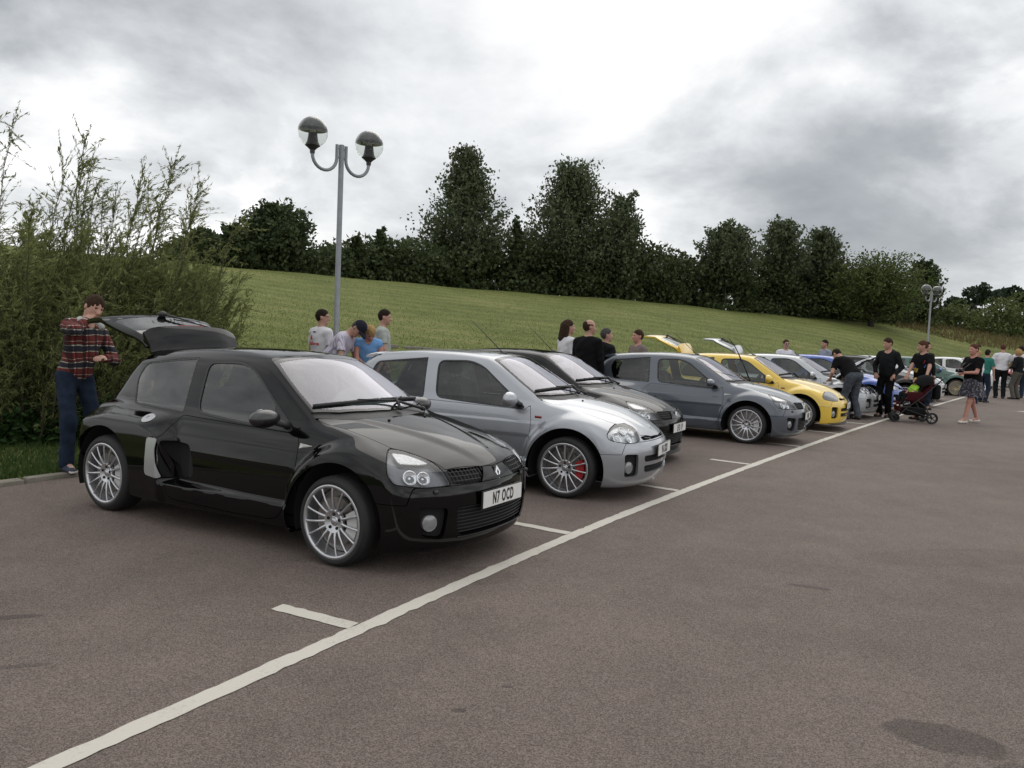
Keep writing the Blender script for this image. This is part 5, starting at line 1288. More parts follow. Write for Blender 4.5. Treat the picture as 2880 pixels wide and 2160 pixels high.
def px_tree(x, ybase, d, ytop, wpx):
    b = px_at(x, ybase, d); zb = ground_at(b[0], b[1]); t = px_at(x, ytop, d); s = np.linalg.norm(px_at(x, ytop, d) - CAMO) / 2220.9
    return (b[0], b[1], zb - .1), t[2] - zb, wpx * s
P_ROUND = spl([(0, .45), (.15, .75), (.4, 1.0), (.65, .93), (.85, .62), (1, .18)], .02); P_POP = spl([(0, .75), (.15, .97), (.28, 1.0), (.45, .82), (.6, .60), (.75, .40), (.88, .20), (1, .03)], .02); P_OVAL = spl([(0, .5), (.2, .85), (.45, 1.0), (.7, .85), (.9, .5), (1, .15)], .02); P_SPREAD = spl([(0, .25), (.2, .7), (.4, 1.0), (.65, 1.0), (.85, .75), (1, .3)], .02)
TG = 'trees along the top of the grass hill'
def tree_px(name, label, x, yb, d, yt, w, prof, n, ls, lm, seed, **kw):
    b, h, ww = px_tree(x, yb, d, yt, w); return tree(name, label, b, h, ww, prof, n, ls, lm, seed, group=TG, **kw)
tree_px('maple_tree', 'dense round dark tree on the ridge left of the near lamp post', 770, 762, 53, 580, 185, P_ROUND, 16000, .28, M_LF_DARK, 1, trunk_h=.06, nbr=90, spread=.10, up=.35)
tree_px('hawthorn_tree', 'small open bushy tree just left of the dense round tree', 655, 752, 51, 632, 120, P_ROUND, 4200, .26, M_LF_DARK, 2, trunk_h=.04, nbr=46, up=.4)
tree_px('hawthorn_tree', 'small thin tree at the left end of the ridge, behind the willow tops', 560, 742, 50, 640, 120, P_ROUND, 3200, .26, M_LF_DARK, 3, trunk_h=.04, nbr=46, up=.4)
tree_px('poplar_tree', 'tall pointed poplar right of the near lamp post, left of the twin poplars', 1305, 812, 63, 405, 265, P_POP, 17000, .28, M_LF_POP, 4, trunk_h=.10, nbr=110, up=.95, spread=.075)
tree_px('poplar_tree', 'tallest and broadest poplar in the middle of the ridge', 1605, 838, 66, 445, 315, P_POP, 20000, .28, M_LF_POP, 5, trunk_h=.10, nbr=120, up=.95, spread=.075)
tree_px('poplar_tree', 'lower poplar against the right side of the broadest poplar', 1735, 842, 67, 535, 190, P_POP, 10000, .28, M_LF_POP, 6, trunk_h=.10, nbr=80, up=.9, spread=.085)
tree_px('poplar_tree', 'round-topped poplar standing alone between the tall group and the twin pair', 2035, 870, 72, 625, 165, P_OVAL, 9000, .30, M_LF_POP, 7, trunk_h=.42, nbr=80, up=.8, spread=.085)
tree_px('poplar_tree', 'left and taller tree of the twin pair of poplars', 2195, 885, 77, 610, 130, P_OVAL, 8000, .30, M_LF_POP, 8, trunk_h=.40, nbr=70, up=.85, spread=.09)
tree_px('poplar_tree', 'right and lower tree of the twin pair of poplars', 2305, 893, 80, 635, 125, P_OVAL, 7500, .30, M_LF_POP, 9, trunk_h=.38, nbr=70, up=.85, spread=.09)
tree_px('poplar_tree', 'small pointed tree behind the far double lamp', 2590, 905, 95, 725, 85, P_OVAL, 6000, .34, M_LF_DARK, 10, trunk_h=.1, nbr=50, up=.8, spread=.09)
tree_px('spruce_tree', 'little spiky tree in the gap between the two biggest poplars', 1448, 820, 62, 600, 75, P_POP, 1500, .34, M_LF_DARK, 11, trunk_h=.1, nbr=46, up=.4)
tree_px('spruce_tree', 'thin spiky treetop rising from the hedge right of the near lamp post', 1068, 792, 57, 632, 70, P_POP, 1300, .34, M_LF_DARK, 12, trunk_h=.1, nbr=40, up=.4)
tree_px('spruce_tree', 'low spiky treetop close beside the near lamp post', 995, 785, 56, 655, 70, P_POP, 1300, .34, M_LF_DARK, 13, trunk_h=.1, nbr=40, up=.4)
# a spreading tree that stands on the slope itself
def slope_pt(x, y, d0=25, d1=120):
    lo, hi = d0, d1
    for _ in range(40):
        md = (lo + hi) / 2; p = px_at(x, y, md)
        if ground_at(p[0], p[1]) > p[2]: hi = md
        else: lo = md
    return px_at(x, y, hi), hi
p_, d_ = slope_pt(2448, 918); s_ = d_ / 2220.9
tree('sycamore_tree', 'low spreading tree with a short trunk standing on the grass slope', (p_[0], p_[1], p_[2] - .1), 170 * s_, 250 * s_, P_SPREAD, 15000, .24, M_LF_BUSH, 14, trunk_h=.26, group=None, nbr=90, up=.35, spread=.085, trunk_r=.45 * 192 * s_ * .05 + .1)
# hedge and scrub along the ridge: one mass of leaves
def mass(name, label, cat, spec, n, ls, lm, seed, asp=.65):
    """spec: (photo x, base y, top y, distance, depth) along a line"""
    rs = np.random.default_rng(seed); X = np.array([s[0] for s in spec], float); C = []; fx = lambda i: spl(list(zip(X, [s[i] for s in spec])), 4)
    fb, ft, fd = fx(1), fx(2), fx(3); nb = n // 90
    for i in range(nb):
        x = rs.uniform(X[0], X[-1]); d = float(fd(x)) + rs.uniform(-2.5, 5.5); b = px_at(x, float(fb(x)), d); zb = ground_at(b[0], b[1]); tz = px_at(x, float(ft(x)), d)[2] * 1.0
        hh = (tz - zb) * rs.uniform(.62, 1.06); r = rs.uniform(.7, 1.5); z = zb + hh * rs.random() ** 1.25
        v = rs.normal(size=(90, 3)); v /= np.linalg.norm(v, axis=1)[:, None]; C.append(np.array([b[0], b[1], z]) + v * r * rs.uniform(.6, 1.0, (90, 1)) * np.array([1.1, 1.1, .8]))
    C = np.concatenate(C); zt = terrain_z(C[:, 0], C[:, 1]); C = C[C[:, 2] > zt - .1]; D = rs.normal(size=C.shape) + np.array([0, 0, .4])
    o = put(name, leaves_mesh(name, C, D, ls * rs.uniform(.6, 1.4, len(C)), asp, rs), lm); tag(o, label, cat, None, 'stuff'); return o
mass('hedgerow', 'dark hedge and scrub filling the ridge beneath the poplars', 'hedge', [(500, 740, 700, 51), (640, 755, 690, 53), (860, 778, 715, 56), (960, 788, 690, 57), (1100, 797, 672, 59), (1200, 806, 668, 60), (1450, 826, 672, 64), (1600, 840, 665, 66), (1800, 856, 690, 69), (1900, 866, 705, 71), (2050, 880, 722, 74), (2200, 893, 735, 78), (2330, 902, 755, 82), (2420, 905, 800, 85), (2560, 912, 815, 92)], 130000, .32, M_LF_HEDGE, 21)
mass('far_woodland', 'dark distant wood along the skyline at the right edge', 'woodland', [(1700, 800, 700, 150), (2100, 850, 722, 150), (2400, 880, 750, 150), (2620, 895, 772, 150), (2750, 900, 778, 150), (2900, 920, 796, 150), (3300, 950, 850, 160), (3900, 960, 880, 170)], 36000, .8, M_LF_FAR, 22)
mass('scrub', 'paler green scrub in front of the distant wood at the right', 'scrub', [(2560, 925, 868, 96), (2640, 925, 858, 97), (2700, 925, 850, 98), (2760, 930, 860, 100), (2830, 935, 845, 102), (2950, 945, 858, 105), (3300, 965, 890, 115)], 18000, .34, M_LF_BUSH, 23)
def blades(name, label, cat, P, hgt, lm, seed, wid=.012):
    rs = np.random.default_rng(seed); n = len(P); a = rs.uniform(0, 6.28, n); h = hgt * rs.uniform(.5, 1.3, n); w = wid * rs.uniform(.6, 1.3, n); s = np.stack([np.cos(a), np.sin(a), np.zeros(n)], 1); ln = rs.normal(0, .4, (n, 2)) * h[:, None]
    V = np.stack([P - s * w[:, None] / 2, P + s * w[:, None] / 2, P + np.concatenate([ln, h[:, None]], 1)], 1).reshape(-1, 3)
    me = mesh_np(name, V, np.arange(3 * n).reshape(n, 3), False); at = me.attributes.new('rnd', 'FLOAT', 'FACE'); at.data.foreach_set('value', rs.beta(2, 2, n).astype(np.float32)); o = put(name, me, lm); tag(o, label, cat, None, 'stuff'); return o
rs = np.random.default_rng(31)
# rough dry grass along the foot of the scrub, right
pts = []
for _ in range(5200):
    x = rs.uniform(2520, 3300); p = px_at(x, 900, rs.uniform(86, 99) + (x - 2600) * .012); pts.append((p[0], p[1], ground_at(p[0], p[1])))
blades('dry_grass', 'rough tawny uncut grass along the edge of the far scrub', 'grass', np.array(pts), .5, M_DRY, 32, .10)
# near verge, left of the black car
kd = lambda az: np.interp(az, AZ, DK)
az = rs.uniform(R(-50), R(-8), 46000); dd = kd(az) + .16 + rs.random(46000) ** 1.25 * 5.5; P = np.stack([dd * np.sin(az), dd * np.cos(az)], 1); P = np.concatenate([P, terrain_z(P[:, 0], P[:, 1])[:, None]], 1)
blades('verge_grass', 'short green grass of the verge between kerb and willows', 'grass', P, .075, M_BLADE, 33, .012)
# short turf over the slope: tufts a hand high, thinning with distance
az = rs.uniform(R(-24), R(34), 110000); k0 = kd(az) + .3; dr = f_dr(az); dd = 1 / (1 / k0 + (1 / dr - 1 / k0) * rs.random(110000)); P = np.stack([dd * np.sin(az), dd * np.cos(az)], 1); P = np.concatenate([P, terrain_z(P[:, 0], P[:, 1])[:, None]], 1)
blades('slope_turf', 'mown turf of the grass slope behind the parked cars', 'grass', P, .05, M_TURF, 35, .03)
# willows
def willow(label, x, d, nst, hmin, hmax, spread, seed, wind=.30, tall=0, tallh=4.8):
    """a thicket of rods; each rod carries curved side twigs with narrow leaves, the tall shoots bend with the wind"""
    rs = np.random.default_rng(seed); b = px_at(x, 1100, d); z0 = ground_at(b[0], b[1]); root = empty('willow_shrub', (b[0], b[1], z0)); tag(root, label, 'shrub', 'willows at the left of the car park')
    g = Geo(); C = []; D = []; S = []
    def twig(p, dv, tl, m_, sz):
        q = rs.random(m_)[:, None]; bend = np.array([wind * .4, 0, -.12]) * tl
        PP = p + dv * tl * q + bend * q * q + rs.normal(0, .010, (m_, 3)); tan = dv * tl + 2 * bend * q; C.append(PP); D.append(tan / tl + rs.normal(0, .42, (m_, 3))); S.append(sz * rs.uniform(.6, 1.25, m_))
        return [tuple(p), tuple(p + dv * tl * .5 + bend * .25), tuple(p + dv * tl + bend)]
    for i in range(nst + tall):
        tl_ = i >= nst; a = rs.uniform(0, 6.28); r0 = spread * math.sqrt(rs.random()) * .6; st = np.array([math.cos(a) * r0, math.sin(a) * r0, 0]); H = rs.uniform(hmin, hmax) if not tl_ else tallh * rs.uniform(.68, 1.0); out = rs.uniform(.2, 1.0) * spread * (.6 if not tl_ else .3)
        en = st + np.array([math.cos(a) * out + wind * H * (.15 if not tl_ else .38), math.sin(a) * out, H]); md = st * .55 + en * .45 + np.array([-wind * .25 * (1 if tl_ else .3), 0, H * .12]); ts = np.linspace(0, 1, 11)[:, None]; path = (1 - ts) ** 2 * st + 2 * ts * (1 - ts) * md + ts * ts * en
        path = path + np.cumsum(rs.normal(0, .028 if tl_ else .018, path.shape), 0); g.tube([tuple(p) for p in path], [.013 * (1 - .9 * t) + .0015 for t in np.linspace(0, 1, 11)], 4, cap=False)
        for q in range(int(H * (14 if not tl_ else 15))):
            u = rs.beta(1.5, 1.0) if not tl_ else rs.uniform(.22, 1.0); k = min(int(u * 10), 9); w_ = u * 10 - k; p = path[k] * (1 - w_) + path[k + 1] * w_; d_ = path[k + 1] - path[k]; d_ /= np.linalg.norm(d_); dv = d_ * rs.uniform(.45, 1.1) + rs.normal(0, .42, 3) + np.array([wind * .35, 0, 0]); dv /= np.linalg.norm(dv)
            tl = rs.uniform(.2, .55) * (1.2 - .55 * u) * (1.35 if tl_ else 1.0); P3 = twig(p, dv, tl, 12 if not tl_ else 14, .080 if not tl_ else .074)
            if q % 2 == 0 or tl_: g.tube(P3, [.0035, .0025, .0012], 3, cap=False)
    C = np.concatenate(C); D = np.concatenate(D); S = np.concatenate(S); C[:, 2] = np.maximum(C[:, 2], .02)
    put('stem', g.mesh('stem'), M_TWIG, root); put('foliage', leaves_mesh('foliage', C, D, S, .20, rs), M_LF_WILLOW, root); return root
willow('tall willow shrub at the left edge of the picture', -100, 12.6, 66, 1.7, 2.9, 1.7, 41, tall=9, tallh=4.2)
willow('willow shrub between the left edge and the man in plaid', 80, 12.2, 74, 1.6, 2.7, 1.5, 42, tall=6, tallh=3.7)
willow('willow shrub with the tallest wind-blown shoots, behind the man in plaid', 255, 12.8, 84, 1.6, 2.7, 1.5, 43, tall=11, tallh=4.25)
willow('willow shrub behind the open tailgate of the black car', 390, 13.4, 74, 1.5, 2.6, 1.4, 44, tall=6, tallh=3.6)
willow('low rounded willow shrub nearest the lamp post', 500, 14.2, 70, 1.1, 2.2, 1.1, 45, tall=4, tallh=2.9)
willow('low willow growth at the front of the left-hand willows', 40, 11.8, 60, .9, 1.9, 1.4, 46, tall=0)
willow('low leafy willow skirt beside the man in plaid', 235, 12.0, 60, .8, 1.9, 1.2, 47, tall=0)
# nettles at their foot
C = []; D = []
for _ in range(420):
    x = rs.uniform(-120, 330); p = px_at(x, 1200, rs.uniform(11.0, 12.0)); z = ground_at(p[0], p[1]); hh = rs.uniform(.15, .6); n = 16; t = rs.random(n)[:, None]; C.append(np.array([p[0], p[1], z]) + np.concatenate([rs.normal(0, .06, (n, 2)), hh * t], 1)); D.append(rs.normal(size=(n, 3)) * np.array([1, 1, .3]))
C = np.concatenate(C); D = np.concatenate(D); tag(put('nettle_bed', leaves_mesh('nettle_bed', C, D, rs.uniform(.05, .12, len(C)), .6, rs), M_LF_NETTLE), 'bed of green nettles at the foot of the willows', 'nettles', None, 'stuff')
# ------------------------------------------------------------------ lamp posts
M_GALV = mat('galvanised', (.27, .285, .30), .55, metal=.35, bump=.1, bscale=60, var=.12, vscale=8)
M_DOME = mat('lamp_dome', (.028, .028, .030), .35); M_HOLDER = mat('lamp_holder', (.035, .035, .038), .5); M_TUBE = mat('lamp_tube', (.55, .55, .52), .4)
def lamp_post(x, y, z0, axis, label, top=4.42, n=28):
    root = empty('lamp_post', (x, y, z0), axis); tag(root, label, 'lamp post', 'double globe lamp posts')
    g = Geo(); g.tube([(0, 0, -.2), (0, 0, 1.2), (0, 0, 1.25), (0, 0, top)], [.052, .052, .044, .042], 16); g.lathe([(.0, top + .006), (.03, top + .006), (.044, top - .004)], 16); g.sbuild('pole', M_GALV, root)
    for s in (-1, 1):
        P = [(s * .082, 0, top - .005)] + [(s * .082, 0, top - .1 * k) for k in (1, 2)]; c = (s * (.082 + .215), top - .215)
        for k in range(13):
            a = math.pi + math.pi * k / 12; P.append((c[0] + s * .215 * math.cos(a), 0, c[1] + .215 * math.sin(a)))
        P.append((s * .512, 0, top - .13)); g = Geo(); g.tube(P, .026, 12)
        for zz in (top - .06, top - .20): g.tube([(0, 0, zz), (s * .085, 0, zz)], .012, 8)
        arm = g.sbuild('arm', M_GALV, root)
        cz = top + .10; r = .228; M = Matrix.Translation((s * .512, 0, 0))
        pr = [(r * math.sin(math.pi * k / 24), cz - r * math.cos(math.pi * k / 24)) for k in range(2, 25)]
        g = Geo(); g.lathe(pr, n, M); gl = put('globe', g.mesh('globe'), G_GLOBE, root)
        ri = r - .006; g = Geo(); pr = [(ri * math.sin(math.pi * k / 24), cz - ri * math.cos(math.pi * k / 24)) for k in range(13, 25)]
        g.lathe([(.045, cz + .03)] + pr, n, M); put('dome_cap', g.mesh('dome_cap'), M_DOME, gl)
        g = Geo(); g.lathe([(.036, cz - .32), (.04, cz - .27), (.075, cz - .235), (.115, cz - .205), (.085, cz - .15), (.070, cz - .06), (.066, cz - .015), (.0, cz - .01)], 20, M); put('lamp_holder', g.smooth_mesh('lamp_holder'), M_HOLDER, gl)
        g = Geo(); g.lathe([(.045, cz - .012), (.045, cz + .03)], 14, M); put('lamp_tube', g.mesh('lamp_tube'), M_TUBE, gl)
    return root
p = px_at(944, 990, 12.9); lamp_post(p[0], p[1], 0.03, R(45), 'grey lamp post with two globes rising behind the black car')
p = px_at(2607, 990, 42.5); lamp_post(p[0], p[1], ground_at(p[0], p[1]) * 0.3, R(36), 'far small lamp post with two globes on the right')

# ------------------------------------------------------------------ low stone edging on the bank
rs = np.random.default_rng(5); root = empty('stone_edging'); tag(root, 'low rough stone edging along the foot of the grass slope', 'edging')
g = Geo(); g.box((0, 0, 0), (1, 1, 1), bev=.16); sm0 = g.smooth_mesh('stone'); sm0.materials.append(M_STONE)
x = 1085.0
while x < 2560:
    d = 24.5 + (x - 1100) * .0068; L = rs.uniform(.35, .9); p = px_at(x, 980, d); z = ground_at(p[0], p[1]); q = px_at(x + 20, 980, d + .136)
    o = bpy.data.objects.new('stone', sm0); o.parent = root; o.location = (p[0], p[1], z + .0); o.scale = (L, .3, rs.uniform(.10, .22)); o.rotation_euler = (rs.normal(0, .04), rs.normal(0, .04), math.atan2(q[1] - p[1], q[0] - p[0]) + rs.normal(0, .05)); COL.objects.link(o); x += L / d * 2220.9 * 1.02

# ------------------------------------------------------------------ cars
CG = 'hatchbacks parked in the front row'
PB = paint('paint_black', (.002, .002, .0024), 0, .4, .0); PS = paint('paint_silver', (.34, .355, .38), .75, .38, .04); PG = paint('paint_slate', (.085, .099, .120), .45, .38, .04); PY = paint('paint_yellow', (.72, .49, .05), .0, .4, .03); PS2 = paint('paint_silver_pale', (.42, .44, .46), .7, .40, .05); PBL = paint('paint_blue', (.04, .09, .34), .3, .35, .03); PGR = paint('paint_green', (.012, .075, .050), .2, .35, .03); PW = paint('paint_white', (.62, .63, .63), 0, .4, .05); PR = paint('paint_red', (.30, .02, .025), 0, .4, .04)
_b = PB.node_tree.nodes['Principled BSDF']; _b.inputs['Specular IOR Level'].default_value = .0; _b.inputs['Coat Weight'].default_value = .78
M_MIRB = mat('mirror_black', (.012, .012, .013), .35, coat=.6, coat_r=.1); M_GOLD = mat('alloy_gold', (.36, .30, .18), .4, metal=.7); M_SMOKE2 = mat('lens_smoked', (.10, .10, .105), .15, coat=1.0, var=.15); M_SMOKE = mat('lamp_smoked', (.10, .10, .105), .35, metal=.5)
make_car(2, PB, (-.7445, 5.992), -.5268, 'black hatchback nearest the camera with its tailgate raised', CG, 'N7 OCD', hatch_open=R(71), keys=dict(mirror=M_MIRB, lip=PB, glass=G_SIDEDARK), skip=('front_splitter', 'aerial'))
make_car(1, PS, (.898, 8.604), -.4127, 'silver hatchback with oval headlights and red brake calipers beside the black car', CG, 'V6 SXD', keys=dict(caliper=M_CALRED), skip=('front_splitter', 'fuel_cap'))
make_car(2, PB, (1.54, 10.9), -.50, 'black hatchback between the silver car and the slate grey car', CG, 'LFO 1P', keys=dict(mirror=PS))
make_car(2, PG, (4.234, 13.54), -.491, 'slate grey hatchback with its wipers raised off the windscreen', CG, 'V6 RN', skip=('front_splitter', 'fuel_cap', 'intake_trim_'), wipers_up=True)
make_car(1, PY, (5.99, 16.02), -.50, 'yellow hatchback with its tailgate open', CG, 'V6', hatch_open=R(78), keys=dict(lampchrome=M_SMOKE, bulb=M_SMOKE, lens=M_SMOKE2), skip=('fuel_cap', 'reflector'))
make_car(1, PS2, (7.99, 19.02), -.50, 'silver hatchback with its bonnet up, beyond the yellow car', CG, '', hatch_open=R(78), bonnet_open=R(52), skip=('front_splitter', 'fuel_cap'))
make_car(1, PBL, (9.75, 21.35), -.52, 'blue hatchback beyond the silver car with the raised bonnet', CG, '', skip=('front_splitter', 'fuel_cap'))
make_car(2, PB, (11.9, 23.75), -.52, 'black hatchback beyond the blue car, behind the pushchair', CG, '', skip=('fuel_cap',), keys=dict(mirror=PS))
make_car(1, PW, (13.7, 26.6), -.54, 'white hatchback mostly hidden behind the two men by the pushchair', CG, '', skip=('fuel_cap', 'front_splitter'))
gr = make_car(1, PGR, (16.95, 30.5), -.30, 'green racing hatchback with gold wheels and a white number 27 panel', CG, '', keys=dict(alloy=M_GOLD, mirror=PBL), skip=('fuel_cap',))
g = Geo(); g.box((-1.05, -.822, .62), (.62, .012, .40), bev=0); pn = g.build('number_panel', M_WHITET, gr); put('panel_number', text_mesh('27', .40, .002, .012, .8), M_PLATEINK, pn, (-1.05, -.8295, .62), (R(90), 0, 0))
make_car(1, PW, (22.4, 37.4), -.75, 'white hatchback parked near the right edge of the picture', CG, '', skip=('fuel_cap', 'front_splitter'))
make_car(1, PR, (25.3, 40.2), -.7, 'red hatchback half hidden behind the people at the right edge', CG, '', skip=('fuel_cap', 'front_splitter'))

# painted arrow head at the right edge
q = px_ground(2884, 1158); g = Geo(); g.add([(q[0] - .35, q[1] - .1, .004), (q[0] + .5, q[1] - .45, .004), (q[0] + .5, q[1] + .35, .004)], [[0, 1, 2]]); tag(g.build('painted_arrow', M_LINE), kind='structure')
# white display board leaning
q = px_ground(2773, 1103); M_BOARD = mat('board_white', (.66, .67, .66), .6, var=.05); M_BEDGE = mat('board_edge', (.30, .10, .16), .5)
root = empty('display_board', (q[0], q[1], 0), R(-38)); tag(root, 'narrow white display board leaning against a car at the right', 'board')
g = Geo(); M = Matrix.Rotation(R(-14), 4, 'Y'); g.box((0, 0, .42), (.02, .32, .84), M, 0); g.build('panel', M_BOARD, root); g = Geo(); g.box((-.004, .172, .42), (.03, .022, .84), M); g.build('edge_strip', M_BEDGE, root)
g = Geo(); g.tube([(-.02, .1, .75), (-.32, .1, .0)], .012, 6); g.tube([(-.02, -.1, .75), (-.32, -.1, .0)], .012, 6); g.build('strut', M_BEDGE, root)

# ------------------------------------------------------------------ people
def at(x, ytop, d): q = px_at(x, ytop, d); z = ground_at(q[0], q[1]); z = z if d > np.interp(math.atan2(q[0], q[1]), AZ, DK) else 0.0; return (q[0], q[1]), z, q[2] - z
CAMDIR = lambda pos: math.atan2(-pos[1], -pos[0])          # yaw that faces the camera
# man in plaid behind the black car
pos, z, H = at(212, 838, 9.3); H += .05; yw = CAMDIR(pos) + R(30)
I = person('man in red plaid shirt and jeans, hand to his chin, behind the raised tailgate', pos, yw, H=H, tilt=-R(13), head=(R(4), R(20)), hands=((.22, .16, 1.12), (.14, .035, 1.50)), f=.93, feet=((-.02, .16), (.16, -.17)), shirt=(M_PLAID, 'long'), legs=('trousers', M_DENIM), hair=('fringe', M_HAIRB), res=.0125, fine_hand=.0095, z0=z, hem=.84, shoes=mat('shoe_navy', (.02, .025, .045), .7), poles=((-.4, .9, -.5), (.1, -1, -.6)))
g = Geo(); k = I['k']
for a, b in (((-.06, .13, 1.47), (.06, .09, 1.50)),): pass
V = []; 
for s in np.linspace(-1, 1, 13): V.append(tuple(k * I['up']((-.085 + .17 * abs(s) ** 1.6, s * .115, 1.495 - .03 * abs(s) ** 3))))
g.tube(V, [.034 + .016 * math.cos(s * 1.5) for s in np.linspace(-1, 1, 13)], 8); g.build('hood', M_HOOD, I['root'])
for i, gg in enumerate(I['Lg']):
    g = Geo()
    an = gg[2] * k; d = np.array([math.cos(gg[4]), math.sin(gg[4]), 0])
    g.ball(tuple(an + d * .155 * k + np.array([0, 0, -.062])), (.042, .042, .020), 10)
    for q in range(4): c = an + d * (.055 + .022 * q) * k + np.array([0, 0, -.004 - .006 * q]); n = np.array([-d[1], d[0], 0]); g.tube([tuple(c - n * .022), tuple(c + n * .022)], .004, 5)
    g.build('shoe_laces', M_CREAM, I['root'])['kind'] = 'stuff'
pos, z, H = at(487, 893, 11.0); person('person almost hidden behind the raised tailgate, only brown hair showing', pos, CAMDIR(pos), H=H, shirt=(M_CHAR, 'long'), hair=('short', M_HAIRB), z0=z, res=.02)
# group by the lamp post
pos, z, H = at(905, 873, 13.6); I = person('man in white printed shirt and glasses, back turned, left of the lamp post', pos, R(52), H=H, f=1.08, head=(R(-42), R(5)), shirt=(M_WHITET, 'short'), hair=('short', M_HAIRD), z0=z, res=.014)
M_VRED = mat('print_red', (.50, .012, .016), .7); decal(I, text_mesh('vodafone', .078, .0005, .0016, 1.0), (-.10, .03, 1.235), (0, -1, 0), (0, 0, 1), M_VRED, 'print_lettering')
g = Geo(); g.prism([(.030 * math.cos(a) * (1 if math.sin(a) < .3 else .55), .036 * math.sin(a) + .008 * (math.sin(a) > .6)) for a in np.linspace(0, 6.283, 17)[:-1]], 0, .001); decal(I, g.mesh('print_drop'), (-.10, .045, 1.325), (0, -1, 0), (0, 0, 1), M_VRED, 'print_drop')
g = Geo(); g.prism([(-.035, -.008), (.035, -.008), (.035, .008), (-.035, .008)], 0, .001); decal(I, g.mesh('print_tag'), (-.10, .0, 1.415), (0, -1, 0), (0, 0, 1), M_NAVY, 'print_tag')
up, k, Rh, hp = I['up'], I['k'], I['Rh'], I['hp']; hd = lambda p: tuple(k * up(Rh @ (np.array(p) - hp) + hp))
g = Geo()
for s in (-1, 1): g.tube([hd((.0, s * .083, 1.672)), hd((.10, s * .072, 1.672)), hd((.115, s * .055, 1.67)), hd((.118, s * .01, 1.668))], .004, 5); g.tube([hd((.117, s * .055, 1.655)), hd((.119, s * .015, 1.655))], .003, 5)
g.build('glasses', M_EYE, I['root'])
pos, z, _ = at(925, 950, 13.0); I = person('man in striped lilac shirt and navy cap bending forward at the lamp post', pos, R(-12), H=1.88, f=1.1, lean=R(36), head=(R(-10), R(30)), hands=((.50, .12, .95), (.50, -.12, .93)), shirt=(M_STRIPE, 'short'), legs=('trousers', M_DENIM2), hair=('short', M_HAIRG), hatmat=M_NAVY, z0=z, res=.014)
pos, z, _ = at(1012, 950, 13.0); I = person('blonde woman in blue top leaning forward, facing the camera', (pos[0] + .05, pos[1] + .30), CAMDIR(pos) + R(8), H=1.72, lean=R(26), head=(R(8), R(28)), hands=((.40, .14, .92), (.42, -.10, .90)), shirt=(M_BLUET, 'none'), legs=('trousers', M_CHAR), hair=('bob', M_HAIRL), skin=M_SKIN2, z0=z, res=.014)
pos, z, H = at(1078, 873, 14.2); person('man in pale grey t-shirt walking right, beyond the blonde woman', pos, R(8), H=H, head=(R(-2), R(10)), hands=((.05, .26, .88), (.10, -.28, .86)), shirt=(M_GREYT, 'short'), legs=('trousers', M_DENIM2), hair=('short', M_HAIRD), z0=z, res=.014)
# group behind the third car
pos, z, H = at(1598, 898, 14.6); person('long-haired woman in white top beside the bald man', pos, R(25), H=H * .985, head=(R(-15), R(2)), shirt=(M_WHITET, 'long'), hair=('long', M_HAIRB), z0=z, res=.014)
pos, z, H = at(1657, 898, 14.2); person('balding heavy man in black jumper, back turned', pos, R(50), H=H * .99, f=1.28, head=(R(-32), R(4)), shirt=(M_BLACKT, 'long'), hair=('bald', M_HAIRB), z0=z, res=.014)
pos, z, H = at(1706, 926, 14.8); person('dark-haired person in black coat with high collar beside the balding man', pos, R(30), H=H, f=1.12, head=(R(-22), R(0)), shirt=(M_CHAR, 'hood'), hair=('short', M_HAIRG), z0=z, res=.014)
pos, z, H = at(1797, 930, 15.4); person('red-faced man in taupe t-shirt facing left, behind the slate grey car', pos, R(205), H=H, f=1.1, head=(R(-8), R(4)), shirt=(M_TAUPE, 'short'), hair=('short', M_HAIRB), skin=M_SKIN2, z0=z, res=.014)
# beyond the far cars
pos, z, H = at(2211, 957, 24.5); I = person('man in white t-shirt and sunglasses behind the silver car', pos, CAMDIR(pos) + R(15), H=H, f=1.1, head=(R(10), R(6)), hands=((.22, .10, 1.14), (.22, -.08, 1.12)), shirt=(M_WHITET, 'short'), hair=('short', M_HAIRB), z0=z, res=.018)
up, k, Rh, hp = I['up'], I['k'], I['Rh'], I['hp']; g = Geo()
for s in (-1, 1): g.ball(tuple(k * up(Rh @ (np.array((.10, s * .034, 1.668)) - hp) + hp)), .022 * k, 8)
g.build('sunglasses', M_GLOSSBLACK, I['root'])
pos, z, H = at(2322, 957, 26.5); person('man in pale slate shirt facing left behind the blue car', pos, R(195), H=H, head=(R(5), R(8)), shirt=(M_SLATE, 'short'), hair=('short', M_HAIRD), z0=z, res=.018)
q = px_ground(2384, 1180); person('man in black t-shirt and jeans bending over the bonnet of the silver car', (q[0] + .12, q[1] + .1), R(112), H=1.84, f=1.18, lean=R(46), head=(0, R(15)), hands=((.48, .20, .86), (.50, -.22, .88)), feet=((.02, .13), (-.06, -.13)), shirt=(M_BLACKT, 'short'), legs=('trousers', cloth('denim_grey', (.06, .07, .085), .4)), hair=('short', M_HAIRD), res=.015, hem=.88)
q = px_ground(2486, 1173); pos, z, H = at(2503, 950, math.hypot(q[0], q[1])); person('tall man in dark hooded top and black trousers beside the pushchair', (q[0], q[1]), CAMDIR(q) - R(25), H=H * .99, head=(R(-25), R(18)), hands=((.12, .22, .96), (.12, -.20, .97)), feet=((.03, .10), (-.03, -.12)), shirt=(M_CHAR, 'hood'), legs=('trousers', M_BLACKT), hair=('short', M_HAIRB), skin=M_SKIN, res=.015, hem=.86)
